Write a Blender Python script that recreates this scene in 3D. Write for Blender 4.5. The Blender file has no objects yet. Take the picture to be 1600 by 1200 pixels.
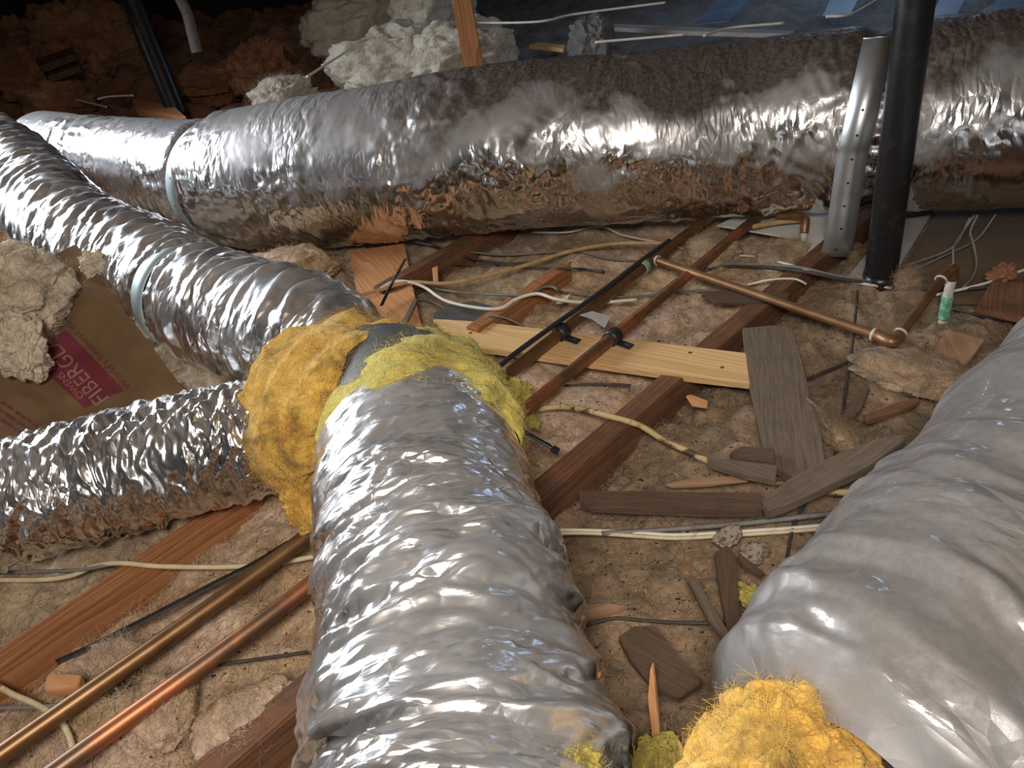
import bpy, bmesh, math, random
import numpy as np
from mathutils import Vector, Matrix

# ------------------------------------------------------------------ camera, world, lights, exposure
F = 1210.0; TH = math.radians(34.0); RO = math.radians(9.0); CH = 1.0
scene = bpy.context.scene
col = scene.collection
cam_d = bpy.data.cameras.new('camera'); cam = bpy.data.objects.new('camera', cam_d); col.objects.link(cam)
cam_d.sensor_fit = 'HORIZONTAL'; cam_d.sensor_width = 36.0; cam_d.lens = 36.0 * F / 1600.0
cam_d.clip_start = 0.02; cam_d.clip_end = 60
_f = Vector((0, math.cos(TH), -math.sin(TH))); _u0 = Vector((0, math.sin(TH), math.cos(TH))); _r0 = Vector((1, 0, 0))
_r = _r0 * math.cos(RO) - _u0 * math.sin(RO)
_u = _r0 * math.sin(RO) + _u0 * math.cos(RO)
# image right = r0*cos - up*(sin)  (the photographer's phone is tipped a few degrees)
cam.matrix_world = Matrix(((_r.x, _u.x, -_f.x, 0), (_r.y, _u.y, -_f.y, 0), (_r.z, _u.z, -_f.z, CH), (0, 0, 0, 1)))
scene.camera = cam

world = bpy.data.worlds.new('attic_air'); scene.world = world; world.use_nodes = True
world.node_tree.nodes['Background'].inputs[0].default_value = (0.60, 0.62, 0.66, 1)
world.node_tree.nodes['Background'].inputs[1].default_value = 0.035

def area(name, loc, target, sx, sy, energy, color):
    l = bpy.data.lights.new(name, 'AREA'); l.shape = 'RECTANGLE'; l.size = sx; l.size_y = sy
    l.energy = energy; l.color = color
    o = bpy.data.objects.new(name, l); col.objects.link(o); o.location = loc
    o.rotation_euler = (Vector(target) - Vector(loc)).to_track_quat('-Z', 'Y').to_euler()
    return o
area('daylight_from_gable', (-3.0, 3.25, 1.35), (0.1, 1.35, 0.1), 1.7, 1.2, 52, (0.86, 0.93, 1.0)).data.spread = math.radians(130)
area('work_lamp', (-0.12, -0.30, 1.50), (0.05, 1.8, 0.1), 0.45, 0.30, 21, (1.0, 0.93, 0.84))
area('eave_daylight', (2.9, 5.6, 1.3), (1.0, 3.4, 0.0), 0.8, 0.3, 7, (0.45, 0.68, 1.0))
vs = scene.view_settings
vs.view_transform = 'Standard'; vs.look = 'None'; vs.gamma = 1.0; vs.use_curve_mapping = False
vs.exposure = 0.5

# ------------------------------------------------------------------ geometry helpers
def ray(x, y):
    a = (x - 800) / F; b = (y - 600) / F
    u = a * math.cos(RO) - b * math.sin(RO); v = -(a * math.sin(RO) + b * math.cos(RO))
    return Vector((u, math.cos(TH) + v * math.sin(TH), -math.sin(TH) + v * math.cos(TH)))
EYE = Vector((0, 0, CH))
def at(x, y, z):
    d = ray(x, y); return EYE + d * ((z - CH) / d.z)
def dep(x, y, d): return EYE + ray(x, y) * d
def on_plane(x, y, p0, n):
    d = ray(x, y); return EYE + d * ((p0 - EYE).dot(n) / d.dot(n))

def _hash(ix, iy, iz, seed):
    h = (ix * 374761393 + iy * 668265263 + iz * 2147483647 + seed * 1274126177) & 0xffffffff
    h = ((h ^ (h >> 13)) * 1274126177) & 0xffffffff
    h = ((h ^ (h >> 16)) * 2246822519) & 0xffffffff
    return h ^ (h >> 15)
def pn(x, y, z=0.0, seed=0):
    """gradient noise, about -1..1, on numpy arrays"""
    x, y, z = np.broadcast_arrays(np.asarray(x, float), np.asarray(y, float), np.asarray(z, float))
    x0 = np.floor(x).astype(np.int64); y0 = np.floor(y).astype(np.int64); z0 = np.floor(z).astype(np.int64)
    fx = x - x0; fy = y - y0; fz = z - z0
    wx = fx * fx * fx * (fx * (fx * 6 - 15) + 10); wy = fy * fy * fy * (fy * (fy * 6 - 15) + 10); wz = fz * fz * fz * (fz * (fz * 6 - 15) + 10)
    def g(dx, dy, dz):
        h = _hash(x0 + dx, y0 + dy, z0 + dz, seed)
        gx = (h & 1023) / 511.5 - 1; gy = ((h >> 10) & 1023) / 511.5 - 1; gz = ((h >> 20) & 1023) / 511.5 - 1
        return gx * (fx - dx) + gy * (fy - dy) + gz * (fz - dz)
    def lerp(a, b, t): return a + (b - a) * t
    v = lerp(lerp(lerp(g(0,0,0), g(1,0,0), wx), lerp(g(0,1,0), g(1,1,0), wx), wy),
             lerp(lerp(g(0,0,1), g(1,0,1), wx), lerp(g(0,1,1), g(1,1,1), wx), wy), wz)
    return v * 1.5
def billow(x, y, z=0.0, seed=0): return np.abs(pn(x, y, z, seed)) * 1.6 - 0.4
def sstep(a, b, x):
    t = np.clip((x - a) / (b - a), 0, 1); return t * t * (3 - 2 * t)
def crumple(X, Y, seed, L0, L1, n, ang, spread, warp=0.6, cover=0.0):
    rng = random.Random(seed); out = np.zeros(np.broadcast(X, Y).shape)
    for k in range(n):
        a = ang + rng.gauss(0, spread); L = math.exp(rng.uniform(math.log(L0), math.log(L1)))
        ph = (X * math.cos(a) + Y * math.sin(a)) / L + rng.random() + warp * pn(X / (L * 2.2), Y / (L * 2.2), k * 3.1, seed + k)
        tri = np.abs(ph - np.floor(ph) - 0.5) * 2
        m = sstep(cover, cover + 0.35, pn(X / (L * 3), Y / (L * 3), k * 7.7, seed + 50 + k) + 0.15)
        out += L * (tri - 0.5) * m
    return out

def facet(X, Y, lx, ly, rot, seed, warp=0.45):
    """piecewise flat facets with sharp creases, like crushed foil, about -1..1"""
    x = (X * math.cos(rot) + Y * math.sin(rot)) / lx; y = (-X * math.sin(rot) + Y * math.cos(rot)) / ly
    x, y = x + warp * pn(x / 2.3, y / 2.3, 0, seed + 1), y + warp * pn(x / 2.3, y / 2.3, 4, seed + 2)
    i = np.floor(x).astype(np.int64); j = np.floor(y).astype(np.int64); fx = x - i; fy = y - j
    def hh(a, b): return (_hash(i + a, j + b, i * 0, seed) & 65535) / 32767.5 - 1
    h00, h10, h01, h11 = hh(0, 0), hh(1, 0), hh(0, 1), hh(1, 1)
    lo = h00 + (h10 - h00) * fx + (h01 - h00) * fy; hi = h11 + (h01 - h11) * (1 - fx) + (h10 - h11) * (1 - fy)
    return np.where(fx + fy < 1, lo, hi)

def link_mesh(name, V, Fc, mat, parent=None, uv=None, smooth=True):
    me = bpy.data.meshes.new(name)
    V = np.asarray(V, dtype=np.float32).reshape(-1, 3)
    if isinstance(Fc, np.ndarray):
        nf, k = Fc.shape
        me.vertices.add(len(V)); me.vertices.foreach_set('co', V.ravel())
        me.loops.add(nf * k); me.loops.foreach_set('vertex_index', Fc.astype(np.int32).ravel())
        me.polygons.add(nf); me.polygons.foreach_set('loop_start', np.arange(0, nf * k, k, dtype=np.int32))
        if uv is not None:
            l = me.uv_layers.new(name='UVMap'); l.data.foreach_set('uv', uv[Fc.ravel()].astype(np.float32).ravel())
        me.update(calc_edges=True); me.validate()
    else:
        me.from_pydata([tuple(map(float, v)) for v in V], [], Fc)
    me.polygons.foreach_set('use_smooth', [smooth] * len(me.polygons))
    me.materials.append(mat); me.update()
    o = bpy.data.objects.new(name, me); col.objects.link(o)
    if parent is not None: o.parent = parent
    return o
def grid_faces(nu, nv, wrap=False):
    i = np.arange(nu - 1)[:, None]; j = np.arange(nv if wrap else nv - 1)[None, :]
    j2 = (j + 1) % nv if wrap else j + 1
    f = np.stack([i * nv + j, i * nv + j2, (i + 1) * nv + j2, (i + 1) * nv + j], -1)
    return f.reshape(-1, 4)
def tag(o, label, cat, group=None, kind=None):
    o['label'] = label; o['category'] = cat
    if group: o['group'] = group
    if kind: o['kind'] = kind
    return o
def empty(name, loc=(0, 0, 0)):
    o = bpy.data.objects.new(name, None); col.objects.link(o); o.location = loc; o.empty_display_size = 0.05; return o
def move_origin(o, p):
    p = Vector(p); o.data.transform(Matrix.Translation(-p)); o.location = p; return o

def spline(P, n):
    """Catmull-Rom through rows of P, resampled evenly by length (first 3 columns)"""
    P = np.asarray(P, float)
    if len(P) == 2: D = P[0] + np.linspace(0, 1, 200)[:, None] * (P[1] - P[0])
    else:
        Q = np.vstack([2 * P[0] - P[1], P, 2 * P[-1] - P[-2]]); out = []
        for i in range(1, len(Q) - 2):
            t = np.linspace(0, 1, 60, endpoint=False)[:, None]
            a, b, c, d = Q[i-1], Q[i], Q[i+1], Q[i+2]
            out.append(0.5 * (2*b + (c-a)*t + (2*a-5*b+4*c-d)*t*t + (3*b-a-3*c+d)*t**3))
        D = np.vstack(out + [P[-1:]])
    s = np.r_[0, np.cumsum(np.linalg.norm(np.diff(D[:, :3], axis=0), axis=1))]
    q = np.linspace(0, s[-1], n)
    return np.stack([np.interp(q, s, D[:, k]) for k in range(D.shape[1])], 1), q
def frames(C, up0=(0, 0, 1)):
    T = np.gradient(C, axis=0); T /= np.linalg.norm(T, axis=1)[:, None] + 1e-9
    up = np.tile(np.asarray(up0, float), (len(C), 1))
    S = np.cross(T, up); bad = np.linalg.norm(S, axis=1) < 1e-3
    S[bad] = np.cross(T[bad], np.array([0, 1, 0.0]))
    for i in range(1, len(S)):
        if S[i] @ S[i-1] < 0: S[i] = -S[i]
    S /= np.linalg.norm(S, axis=1)[:, None]; U = np.cross(S, T)
    return T, S, U
def wire(name, pts, r, mat, parent=None, n=None, sides=8, flat=1.0):
    pts = [tuple(p) for p in pts]
    L = sum((Vector(a) - Vector(b)).length for a, b in zip(pts, pts[1:]))
    n = n or max(8, min(160, int(L / 0.012)))
    C, s = spline(pts, n); T, S, U = frames(C[:, :3])
    a = np.linspace(0, 2 * np.pi, sides, endpoint=False)
    V = C[:, None, :3] + r * (np.cos(a)[None, :, None] * S[:, None] * flat + np.sin(a)[None, :, None] * U[:, None])
    V = V.reshape(-1, 3); Fc = [tuple(f) for f in grid_faces(n, sides, True)]
    Fc += [tuple(range(sides))[::-1], tuple((n - 1) * sides + k for k in range(sides))]
    return link_mesh(name, V, Fc, mat, parent)
def box_mesh(name, mat, parent, M, sx, sy, sz, bev=0.002, seed=0, rough=0.0, segs=1):
    """bevelled box, local x = length; M places it"""
    bm = bmesh.new(); bmesh.ops.create_cube(bm, size=1)
    bmesh.ops.scale(bm, vec=(sx, sy, sz), verts=bm.verts)
    if segs > 1:
        ed = [e for e in bm.edges if abs((e.verts[0].co - e.verts[1].co).x) > 1e-6]
        bmesh.ops.subdivide_edges(bm, edges=ed, cuts=segs - 1, use_grid_fill=True)
    if bev: bmesh.ops.bevel(bm, geom=[e for e in bm.edges if e.calc_face_angle(0) > 0.5], offset=bev, segments=2, affect='EDGES')
    if rough:
        rg = random.Random(seed)
        for v in bm.verts:
            v.co += Vector((rg.uniform(-1, 1) * rough * 2, rg.uniform(-1, 1) * rough, rg.uniform(-1, 1) * rough))
    me = bpy.data.meshes.new(name); bm.to_mesh(me); bm.free(); me.materials.append(mat)
    o = bpy.data.objects.new(name, me); col.objects.link(o); o.matrix_world = M
    if parent is not None: o.parent = parent
    return o
def frame_from(p0, p1, up=(0, 0, 1)):
    p0 = Vector(p0); p1 = Vector(p1); x = (p1 - p0).normalized(); y = Vector(up).cross(x).normalized(); z = x.cross(y)
    c = (p0 + p1) / 2
    return Matrix(((x.x, y.x, z.x, c.x), (x.y, y.y, z.y, c.y), (x.z, y.z, z.z, c.z), (0, 0, 0, 1))), (p1 - p0).length

# ------------------------------------------------------------------ materials
def newmat(name):
    m = bpy.data.materials.new(name); m.use_nodes = True; nt = m.node_tree
    return m, nt, nt.nodes['Principled BSDF']
class N:
    def __init__(s, nt): s.nt = nt
    def __call__(s, t, props=None, **inp):
        n = s.nt.nodes.new(t)
        for k, v in (props or {}).items(): setattr(n, k, v)
        for k, v in inp.items():
            key = int(k[1:]) if k[0] == '_' else k.replace('_', ' ')
            sock = n.inputs[key]
            if hasattr(v, 'is_output'): s.nt.links.new(v, sock)
            else: sock.default_value = v
        return n
def c4(c): return (c[0], c[1], c[2], 1.0)
def ramp(n, fac, stops):
    r = n('ShaderNodeValToRGB', _0=fac); e = r.color_ramp.elements
    while len(e) < len(stops): e.new(0.5)
    for k, (p, c) in enumerate(stops): e[k].position = p; e[k].color = c4(c) if not isinstance(c, (int, float)) else (c, c, c, 1)
    return r.outputs[0]
def mix(n, fac, a, b):
    m = n('ShaderNodeMix', {'data_type': 'RGBA'})
    for s, v in ((0, fac), (6, a), (7, b)):
        if hasattr(v, 'is_output'): n.nt.links.new(v, m.inputs[s])
        else: m.inputs[s].default_value = v if not isinstance(v, tuple) else c4(v)
    return m.outputs[2]
def math_(n, op, a, b=0.0):
    return n('ShaderNodeMath', {'operation': op}, _0=a, _1=b).outputs[0]
def noise(n, vec, scale, detail=4, rough=0.55, dist=0.0):
    return n('ShaderNodeTexNoise', Vector=vec, Scale=scale, Detail=detail, Roughness=rough, Distortion=dist).outputs[0]

def mat_wool(name, stops, dirt=0.35, dirtcol=(0.035, 0.025, 0.018), bump=1.0, specks=True, scale=7.0):
    m, nt, b = newmat(name); n = N(nt)
    P = n('ShaderNodeTexCoord').outputs['Object']
    base = ramp(n, noise(n, P, scale, 6, 0.62, 0.6), stops)
    base = mix(n, ramp(n, noise(n, P, 55.0, 6, 0.7, 0.8), [(0.35, 0.30), (0.62, 0.0)]), base, dirtcol)  # dark mottling simulates depth between fibres, its shade painted into the colour
    d = ramp(n, noise(n, P, scale * 1.3, 8, 0.7, 0.3), [(0.48 + 0.14 * (1 - dirt), 0.0), (0.66 + 0.14 * (1 - dirt), 1.0)])
    base = mix(n, math_(n, 'MULTIPLY', d, min(1.0, dirt * 1.8)), base, dirtcol)
    if specks:
        v = n('ShaderNodeTexVoronoi', Vector=P, Scale=70.0)
        sp = ramp(n, v.outputs['Distance'], [(0.10, 1.0), (0.17, 0.0)])
        gate = ramp(n, noise(n, P, 9.0, 3), [(0.52, 0.0), (0.62, 1.0)])
        base = mix(n, math_(n, 'MULTIPLY', math_(n, 'MULTIPLY', sp, gate), 0.85), base, (0.03, 0.02, 0.015))
    nt.links.new(base, b.inputs['Base Color']); b.inputs['Roughness'].default_value = 0.95
    b.inputs['Specular IOR Level'].default_value = 0.1
    b.inputs['Sheen Weight'].default_value = 0.12; b.inputs['Sheen Roughness'].default_value = 0.6
    wp = n('ShaderNodeVectorMath', {'operation': 'ADD'}, _0=P, _1=n('ShaderNodeVectorMath', {'operation': 'SCALE'}, _0=n('ShaderNodeTexNoise', Vector=P, Scale=16.0, Detail=3.0).outputs['Color'], Scale=0.10).outputs[0]).outputs[0]
    h1 = n('ShaderNodeTexNoise', {'noise_type': 'RIDGED_MULTIFRACTAL', 'normalize': True}, Vector=wp, Scale=26.0, Detail=7.0, Roughness=0.62, Distortion=0.6).outputs[0]
    h2 = n('ShaderNodeTexNoise', {'noise_type': 'RIDGED_MULTIFRACTAL', 'normalize': True}, Vector=wp, Scale=120.0, Detail=4.0, Roughness=0.6, Distortion=0.8).outputs[0]
    h = math_(n, 'ADD', math_(n, 'MULTIPLY', h1, 0.8), math_(n, 'MULTIPLY', h2, 0.45))
    bp = n('ShaderNodeBump', Strength=0.75 * bump, Distance=0.014, Height=h)
    nt.links.new(bp.outputs[0], b.inputs['Normal']); return m

def mat_foil(name, dust=0.5, dustcol=(0.20, 0.17, 0.15), rough=0.24, crink=1.0, sx=1.0, ang=0.0, d0=0.40, d1=0.85, coat=0.3, cs=1.0, g0=0.40, streak=0.35, dust_fade=None, stain=None, tint=(0.80, 0.79, 0.80)):
    m, nt, b = newmat(name); n = N(nt)
    tc = n('ShaderNodeTexCoord'); UV = tc.outputs['UV']
    mp = n('ShaderNodeMapping', Vector=UV); mp.inputs['Scale'].default_value = (sx, 1.0, 1.0); mp.inputs['Rotation'].default_value = (0, 0, ang)
    W = mp.outputs[0]
    wv = n('ShaderNodeTexNoise', Vector=UV, Scale=7.0, Detail=1.0)
    Wd = n('ShaderNodeVectorMath', {'operation': 'ADD'}, _0=W, _1=n('ShaderNodeVectorMath', {'operation': 'SCALE'}, _0=wv.outputs['Color'], Scale=0.09).outputs[0]).outputs[0]
    v1 = n('ShaderNodeTexVoronoi', {'feature': 'DISTANCE_TO_EDGE'}, Vector=Wd, Scale=8.0 * cs).outputs['Distance']
    v2 = n('ShaderNodeTexVoronoi', {'feature': 'DISTANCE_TO_EDGE'}, Vector=Wd, Scale=23.0 * cs).outputs['Distance']
    v3 = noise(n, Wd, 60, 5, 0.6)
    ms = n('ShaderNodeMapping', Vector=Wd); ms.inputs['Scale'].default_value = (4.0, 1.0, 1.0)
    v4 = n('ShaderNodeTexNoise', {'noise_type': 'RIDGED_MULTIFRACTAL', 'normalize': True}, Vector=ms.outputs[0], Scale=3.2, Detail=4.0, Roughness=0.55).outputs[0]
    gate = ramp(n, noise(n, UV, 5.0, 3), [(g0, 0.06), (g0 + 0.2, 1.0)])
    h = math_(n, 'ADD', math_(n, 'MULTIPLY', v1, 1.2), math_(n, 'ADD', math_(n, 'MULTIPLY', v2, 0.55), math_(n, 'MULTIPLY', v3, 0.05)))
    h = math_(n, 'ADD', h, math_(n, 'MULTIPLY', v4, streak))
    h = math_(n, 'MULTIPLY', h, gate)
    bp = n('ShaderNodeBump', Strength=0.8 * crink, Distance=0.012, Height=h)
    nz = n('ShaderNodeSeparateXYZ', Vector=n('ShaderNodeNewGeometry').outputs['Normal']).outputs[2]
    dn = noise(n, tc.outputs['Object'], 5.0, 4, 0.55)
    dm = ramp(n, math_(n, 'ADD', math_(n, 'MULTIPLY', nz, 0.32), math_(n, 'MULTIPLY', dn, 0.75)), [(d0, 0.0), (d1, 1.0)])
    fine = ramp(n, noise(n, tc.outputs['Object'], 90.0, 5, 0.7), [(0.35, 0.92), (0.6, 1.0)])
    dm = math_(n, 'MULTIPLY', math_(n, 'MULTIPLY', dm, fine), dust)
    if dust_fade:          # dust thinned toward low x, which brightens that end of the foil
        ox = n('ShaderNodeSeparateXYZ', Vector=tc.outputs['Object']).outputs[0]
        dm = math_(n, 'MULTIPLY', dm, n('ShaderNodeMapRange', Value=ox, From_Min=dust_fade[0], From_Max=dust_fade[1], To_Min=0.35, To_Max=1.0).outputs[0])
    base = mix(n, dm, tint, dustcol)
    if stain:
        sc, scol = stain
        st = ramp(n, noise(n, tc.outputs['Object'], sc, 5, 0.6), [(0.60, 0.0), (0.72, 1.0)])
        base = mix(n, math_(n, 'MULTIPLY', st, 0.55), base, scol)
    nt.links.new(base, b.inputs['Base Color'])
    nt.links.new(math_(n, 'SUBTRACT', 1.0, dm), b.inputs['Metallic'])
    nt.links.new(math_(n, 'ADD', rough, math_(n, 'MULTIPLY', dm, 0.45)), b.inputs['Roughness'])
    nt.links.new(bp.outputs[0], b.inputs['Normal'])
    inv = math_(n, 'SUBTRACT', 1.0, dm)
    nt.links.new(math_(n, 'ADD', 0.05, math_(n, 'MULTIPLY', inv, 0.45)), b.inputs['Specular IOR Level'])
    nt.links.new(math_(n, 'MULTIPLY', math_(n, 'ADD', 0.25, math_(n, 'MULTIPLY', inv, 0.75)), coat), b.inputs['Coat Weight']); b.inputs['Coat Roughness'].default_value = 0.07
    nt.links.new(bp.outputs[0], b.inputs['Coat Normal'])
    return m

def mat_wood(name, c1, c2, scale=1.0, dirt=0.0, dirtcol=(0.05, 0.04, 0.035), rough=0.75, rings=70.0, bump=0.35, rm=0.6):
    m, nt, b = newmat(name); n = N(nt)
    P = n('ShaderNodeTexCoord').outputs['Object']
    mp = n('ShaderNodeMapping', Vector=P); mp.inputs['Scale'].default_value = (0.07 * scale, 1.0 * scale, 1.0 * scale)
    w = n('ShaderNodeTexNoise', Vector=mp.outputs[0], Scale=14.0, Detail=2.0)
    sep = n('ShaderNodeSeparateXYZ', Vector=mp.outputs[0])
    ph = math_(n, 'ADD', math_(n, 'MULTIPLY', math_(n, 'ADD', sep.outputs[1], math_(n, 'MULTIPLY', sep.outputs[2], 0.8)), rings), math_(n, 'MULTIPLY', w.outputs[0], 7.0))
    g = math_(n, 'FRACT', ph)
    fib = noise(n, mp.outputs[0], 160, 5, 0.7)
    f = math_(n, 'ADD', math_(n, 'MULTIPLY', g, rm), math_(n, 'MULTIPLY', fib, 1.1 - rm))
    base = ramp(n, f, [(0.2, c1), (0.85, c2)])
    if dirt:
        d = ramp(n, noise(n, P, 16, 7, 0.7), [(0.62 - 0.3 * dirt, 0.0), (0.80, 1.0)])
        base = mix(n, math_(n, 'MULTIPLY', d, min(1, dirt * 1.5)), base, dirtcol)
    nt.links.new(base, b.inputs['Base Color']); b.inputs['Roughness'].default_value = rough
    b.inputs['Specular IOR Level'].default_value = 0.25
    bp = n('ShaderNodeBump', Strength=bump, Distance=0.003, Height=f)
    nt.links.new(bp.outputs[0], b.inputs['Normal']); return m

def mat_plain(name, c, rough=0.5, metal=0.0, var=0.25, vscale=30.0, c2=None, thr=(0.45, 0.6), bump=0.1):
    m, nt, b = newmat(name); n = N(nt)
    P = n('ShaderNodeTexCoord').outputs['Object']
    f = noise(n, P, vscale, 5, 0.6)
    base = ramp(n, f, [(thr[0], c), (thr[1], c2)]) if c2 else ramp(n, f, [(0.3, tuple(x * (1 - var) for x in c)), (0.7, tuple(min(1, x * (1 + var)) for x in c))])
    nt.links.new(base, b.inputs['Base Color']); b.inputs['Roughness'].default_value = rough; b.inputs['Metallic'].default_value = metal
    if bump:
        bp = n('ShaderNodeBump', Strength=bump, Distance=0.002, Height=f); nt.links.new(bp.outputs[0], b.inputs['Normal'])
    return m

M = {}
M['wool_cream'] = mat_wool('wool_cream', [(0.30, (0.34, 0.20, 0.10)), (0.44, (0.62, 0.43, 0.25)), (0.56, (0.70, 0.50, 0.37)), (0.70, (0.82, 0.67, 0.48))], dirt=0.30)
M['wool_brown'] = mat_wool('wool_brown', [(0.28, (0.15, 0.098, 0.060)), (0.45, (0.31, 0.215, 0.130)), (0.60, (0.43, 0.285, 0.175)), (0.74, (0.52, 0.385, 0.25))], dirt=0.45)
M['wool_tan'] = mat_wool('wool_tan', [(0.28, (0.30, 0.20, 0.12)), (0.5, (0.52, 0.38, 0.24)), (0.75, (0.66, 0.50, 0.33))], dirt=0.35)
M['wool_white'] = mat_wool('wool_white', [(0.3, (0.55, 0.48, 0.38)), (0.6, (0.78, 0.72, 0.60))], dirt=0.1, specks=False)
M['wool_batt'] = mat_wool('wool_batt', [(0.28, (0.55, 0.40, 0.30)), (0.5, (0.76, 0.62, 0.46)), (0.7, (0.84, 0.74, 0.58))], dirt=0.12, specks=False)
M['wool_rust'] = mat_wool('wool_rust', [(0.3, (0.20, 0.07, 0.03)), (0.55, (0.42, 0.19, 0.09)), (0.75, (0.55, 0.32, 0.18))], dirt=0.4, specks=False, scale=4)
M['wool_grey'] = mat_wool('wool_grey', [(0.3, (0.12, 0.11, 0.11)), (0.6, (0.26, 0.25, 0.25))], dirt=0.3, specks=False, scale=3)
M['wool_yellow'] = mat_wool('wool_yellow', [(0.30, (0.72, 0.36, 0.06)), (0.48, (0.84, 0.52, 0.11)), (0.64, (0.88, 0.62, 0.20)), (0.78, (0.86, 0.66, 0.10))], dirt=0.85, dirtcol=(0.07, 0.038, 0.016), specks=False, scale=6, bump=0.8)
M['wool_lemon'] = mat_wool('wool_lemon', [(0.30, (0.50, 0.36, 0.08)), (0.55, (0.72, 0.60, 0.14)), (0.75, (0.84, 0.72, 0.22))], dirt=0.18, dirtcol=(0.12, 0.09, 0.04), specks=False, scale=7, bump=0.8)
M['foil_a'] = mat_foil('foil_branch', dust=0.40, rough=0.24, crink=0.9, sx=2.5, dustcol=(0.36, 0.35, 0.36))
M['foil_b'] = mat_foil('foil_left', dust=0.30, rough=0.20, crink=1.2, sx=2.5)
M['foil_c'] = mat_foil('foil_centre', dust=0.60, rough=0.13, crink=1.0, dustcol=(0.14, 0.122, 0.108), sx=2.4, ang=0.05, coat=0.6, streak=0.2, cs=1.2)
M['foil_d'] = mat_foil('foil_right', dust=0.90, rough=0.14, crink=1.1, dustcol=(0.135, 0.117, 0.104), stain=(4.0, (0.30, 0.17, 0.18)), sx=2.2, ang=-0.35, d0=0.12, d1=0.60, coat=1.0, cs=0.8, g0=0.46, streak=0.2)
M['foil_t'] = mat_foil('foil_trunk', dust=1.0, rough=0.16, crink=0.9, dustcol=(0.066, 0.049, 0.040), sx=2.2, tint=(0.76, 0.74, 0.74), d0=0.36, d1=0.62, coat=0.15, dust_fade=(-0.9, 0.0))
M['joist'] = mat_wood('joist_fir', (0.20, 0.07, 0.028), (0.46, 0.21, 0.09), dirt=0.15, rings=75, rm=0.45)
M['joist_old'] = mat_wood('joist_aged', (0.10, 0.045, 0.025), (0.25, 0.115, 0.06), dirt=0.55, rings=75, rm=0.35)
M['pine'] = mat_wood('pine_board', (0.62, 0.36, 0.15), (0.80, 0.54, 0.28), rings=60, dirt=0.03)
M['pine_orange'] = mat_wood('pine_orange', (0.50, 0.21, 0.08), (0.66, 0.34, 0.16), rings=50, dirt=0.08)
M['grey_wood'] = mat_wood('weathered_wood', (0.085, 0.062, 0.045), (0.25, 0.19, 0.135), dirt=0.35, rings=60, bump=0.8, rm=0.15)
M['grey_wood2'] = mat_wood('weathered_brown', (0.06, 0.038, 0.026), (0.19, 0.12, 0.08), dirt=0.4, rings=60, bump=0.8, rm=0.15)
M['tan_ply'] = mat_wood('tan_plywood', (0.34, 0.19, 0.11), (0.44, 0.27, 0.17), rings=25, dirt=0.1)
M['copper_old'] = mat_plain('aged_copper', (0.20, 0.105, 0.045), 0.42, 0.75, c2=(0.33, 0.185, 0.09), vscale=14, thr=(0.35, 0.7))
M['copper_red'] = mat_plain('worn_copper', (0.22, 0.13, 0.08), 0.45, 0.75, c2=(0.48, 0.18, 0.08), vscale=9, thr=(0.44, 0.58))
M['copper_new'] = mat_plain('copper_branch', (0.27, 0.145, 0.07), 0.46, 0.7, c2=(0.40, 0.22, 0.11), vscale=12, thr=(0.4, 0.65))
M['verdigris'] = mat_plain('verdigris', (0.10, 0.32, 0.20), 0.8, c2=(0.30, 0.52, 0.40), vscale=60)
M['solder'] = mat_plain('solder_white', (0.58, 0.55, 0.48), 0.6, vscale=80)
M['galv'] = mat_plain('galvanized_steel', (0.56, 0.58, 0.58), 0.36, 0.9, var=0.1, vscale=25)
M['galv_blue'] = mat_plain('grey_band', (0.44, 0.52, 0.55), 0.5, 0.35, var=0.1, vscale=15)
M['hole'] = mat_plain('dark_hole', (0.02, 0.02, 0.02), 0.8)
M['abs'] = mat_plain('black_abs', (0.012, 0.012, 0.013), 0.32, var=0.5, vscale=18, c2=(0.05, 0.045, 0.042), thr=(0.55, 0.8), bump=0.2)
M['black'] = mat_plain('black_plastic', (0.022, 0.022, 0.026), 0.45, var=0.4)
M['wire_white'] = mat_plain('wire_white', (0.72, 0.68, 0.58), 0.5, var=0.12)
M['wire_cream'] = mat_plain('wire_cream', (0.66, 0.54, 0.34), 0.55, var=0.15)
M['wire_tan'] = mat_plain('wire_tan', (0.46, 0.30, 0.13), 0.6, var=0.25)
M['wire_old'] = mat_plain('wire_old', (0.62, 0.44, 0.22), 0.7, c2=(0.10, 0.06, 0.035), vscale=26, thr=(0.5, 0.6))
M['wire_dark'] = mat_plain('wire_dark', (0.055, 0.045, 0.04), 0.6, var=0.4)
M['wire_grey'] = mat_plain('wire_grey', (0.20, 0.19, 0.18), 0.6, var=0.25)
M['wire_green'] = mat_plain('wire_grey_green', (0.13, 0.15, 0.12), 0.6, var=0.25)
M['kraft'] = mat_plain('kraft_paper', (0.17, 0.098, 0.042), 0.8, var=0.22, vscale=8, bump=0.3)
M['ink'] = mat_plain('maroon_ink', (0.17, 0.022, 0.035), 0.8, var=0.15, vscale=12)
M['ink_pale'] = mat_plain('pale_print', (0.34, 0.17, 0.12), 0.8, var=0.1)
M['gypsum_brown'] = mat_plain('brown_panel', (0.13, 0.085, 0.05), 0.85, var=0.2, vscale=6)
M['pale_panel'] = mat_plain('pale_panel', (0.34, 0.31, 0.30), 0.85, var=0.12)
M['white_sheet'] = mat_plain('white_sheet', (0.80, 0.79, 0.75), 0.6, var=0.1)
M['slate'] = mat_plain('dark_flashing', (0.09, 0.09, 0.085), 0.6, 0.2, var=0.25)
M['mortar'] = mat_plain('mortar', (0.36, 0.29, 0.22), 0.95, c2=(0.10, 0.075, 0.06), vscale=120, thr=(0.5, 0.62), bump=0.8)
M['chip'] = mat_plain('chip', (0.50, 0.27, 0.12), 0.8, var=0.5, vscale=4)
M['dropping'] = mat_plain('dark_crumb', (0.025, 0.02, 0.015), 0.9)
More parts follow.
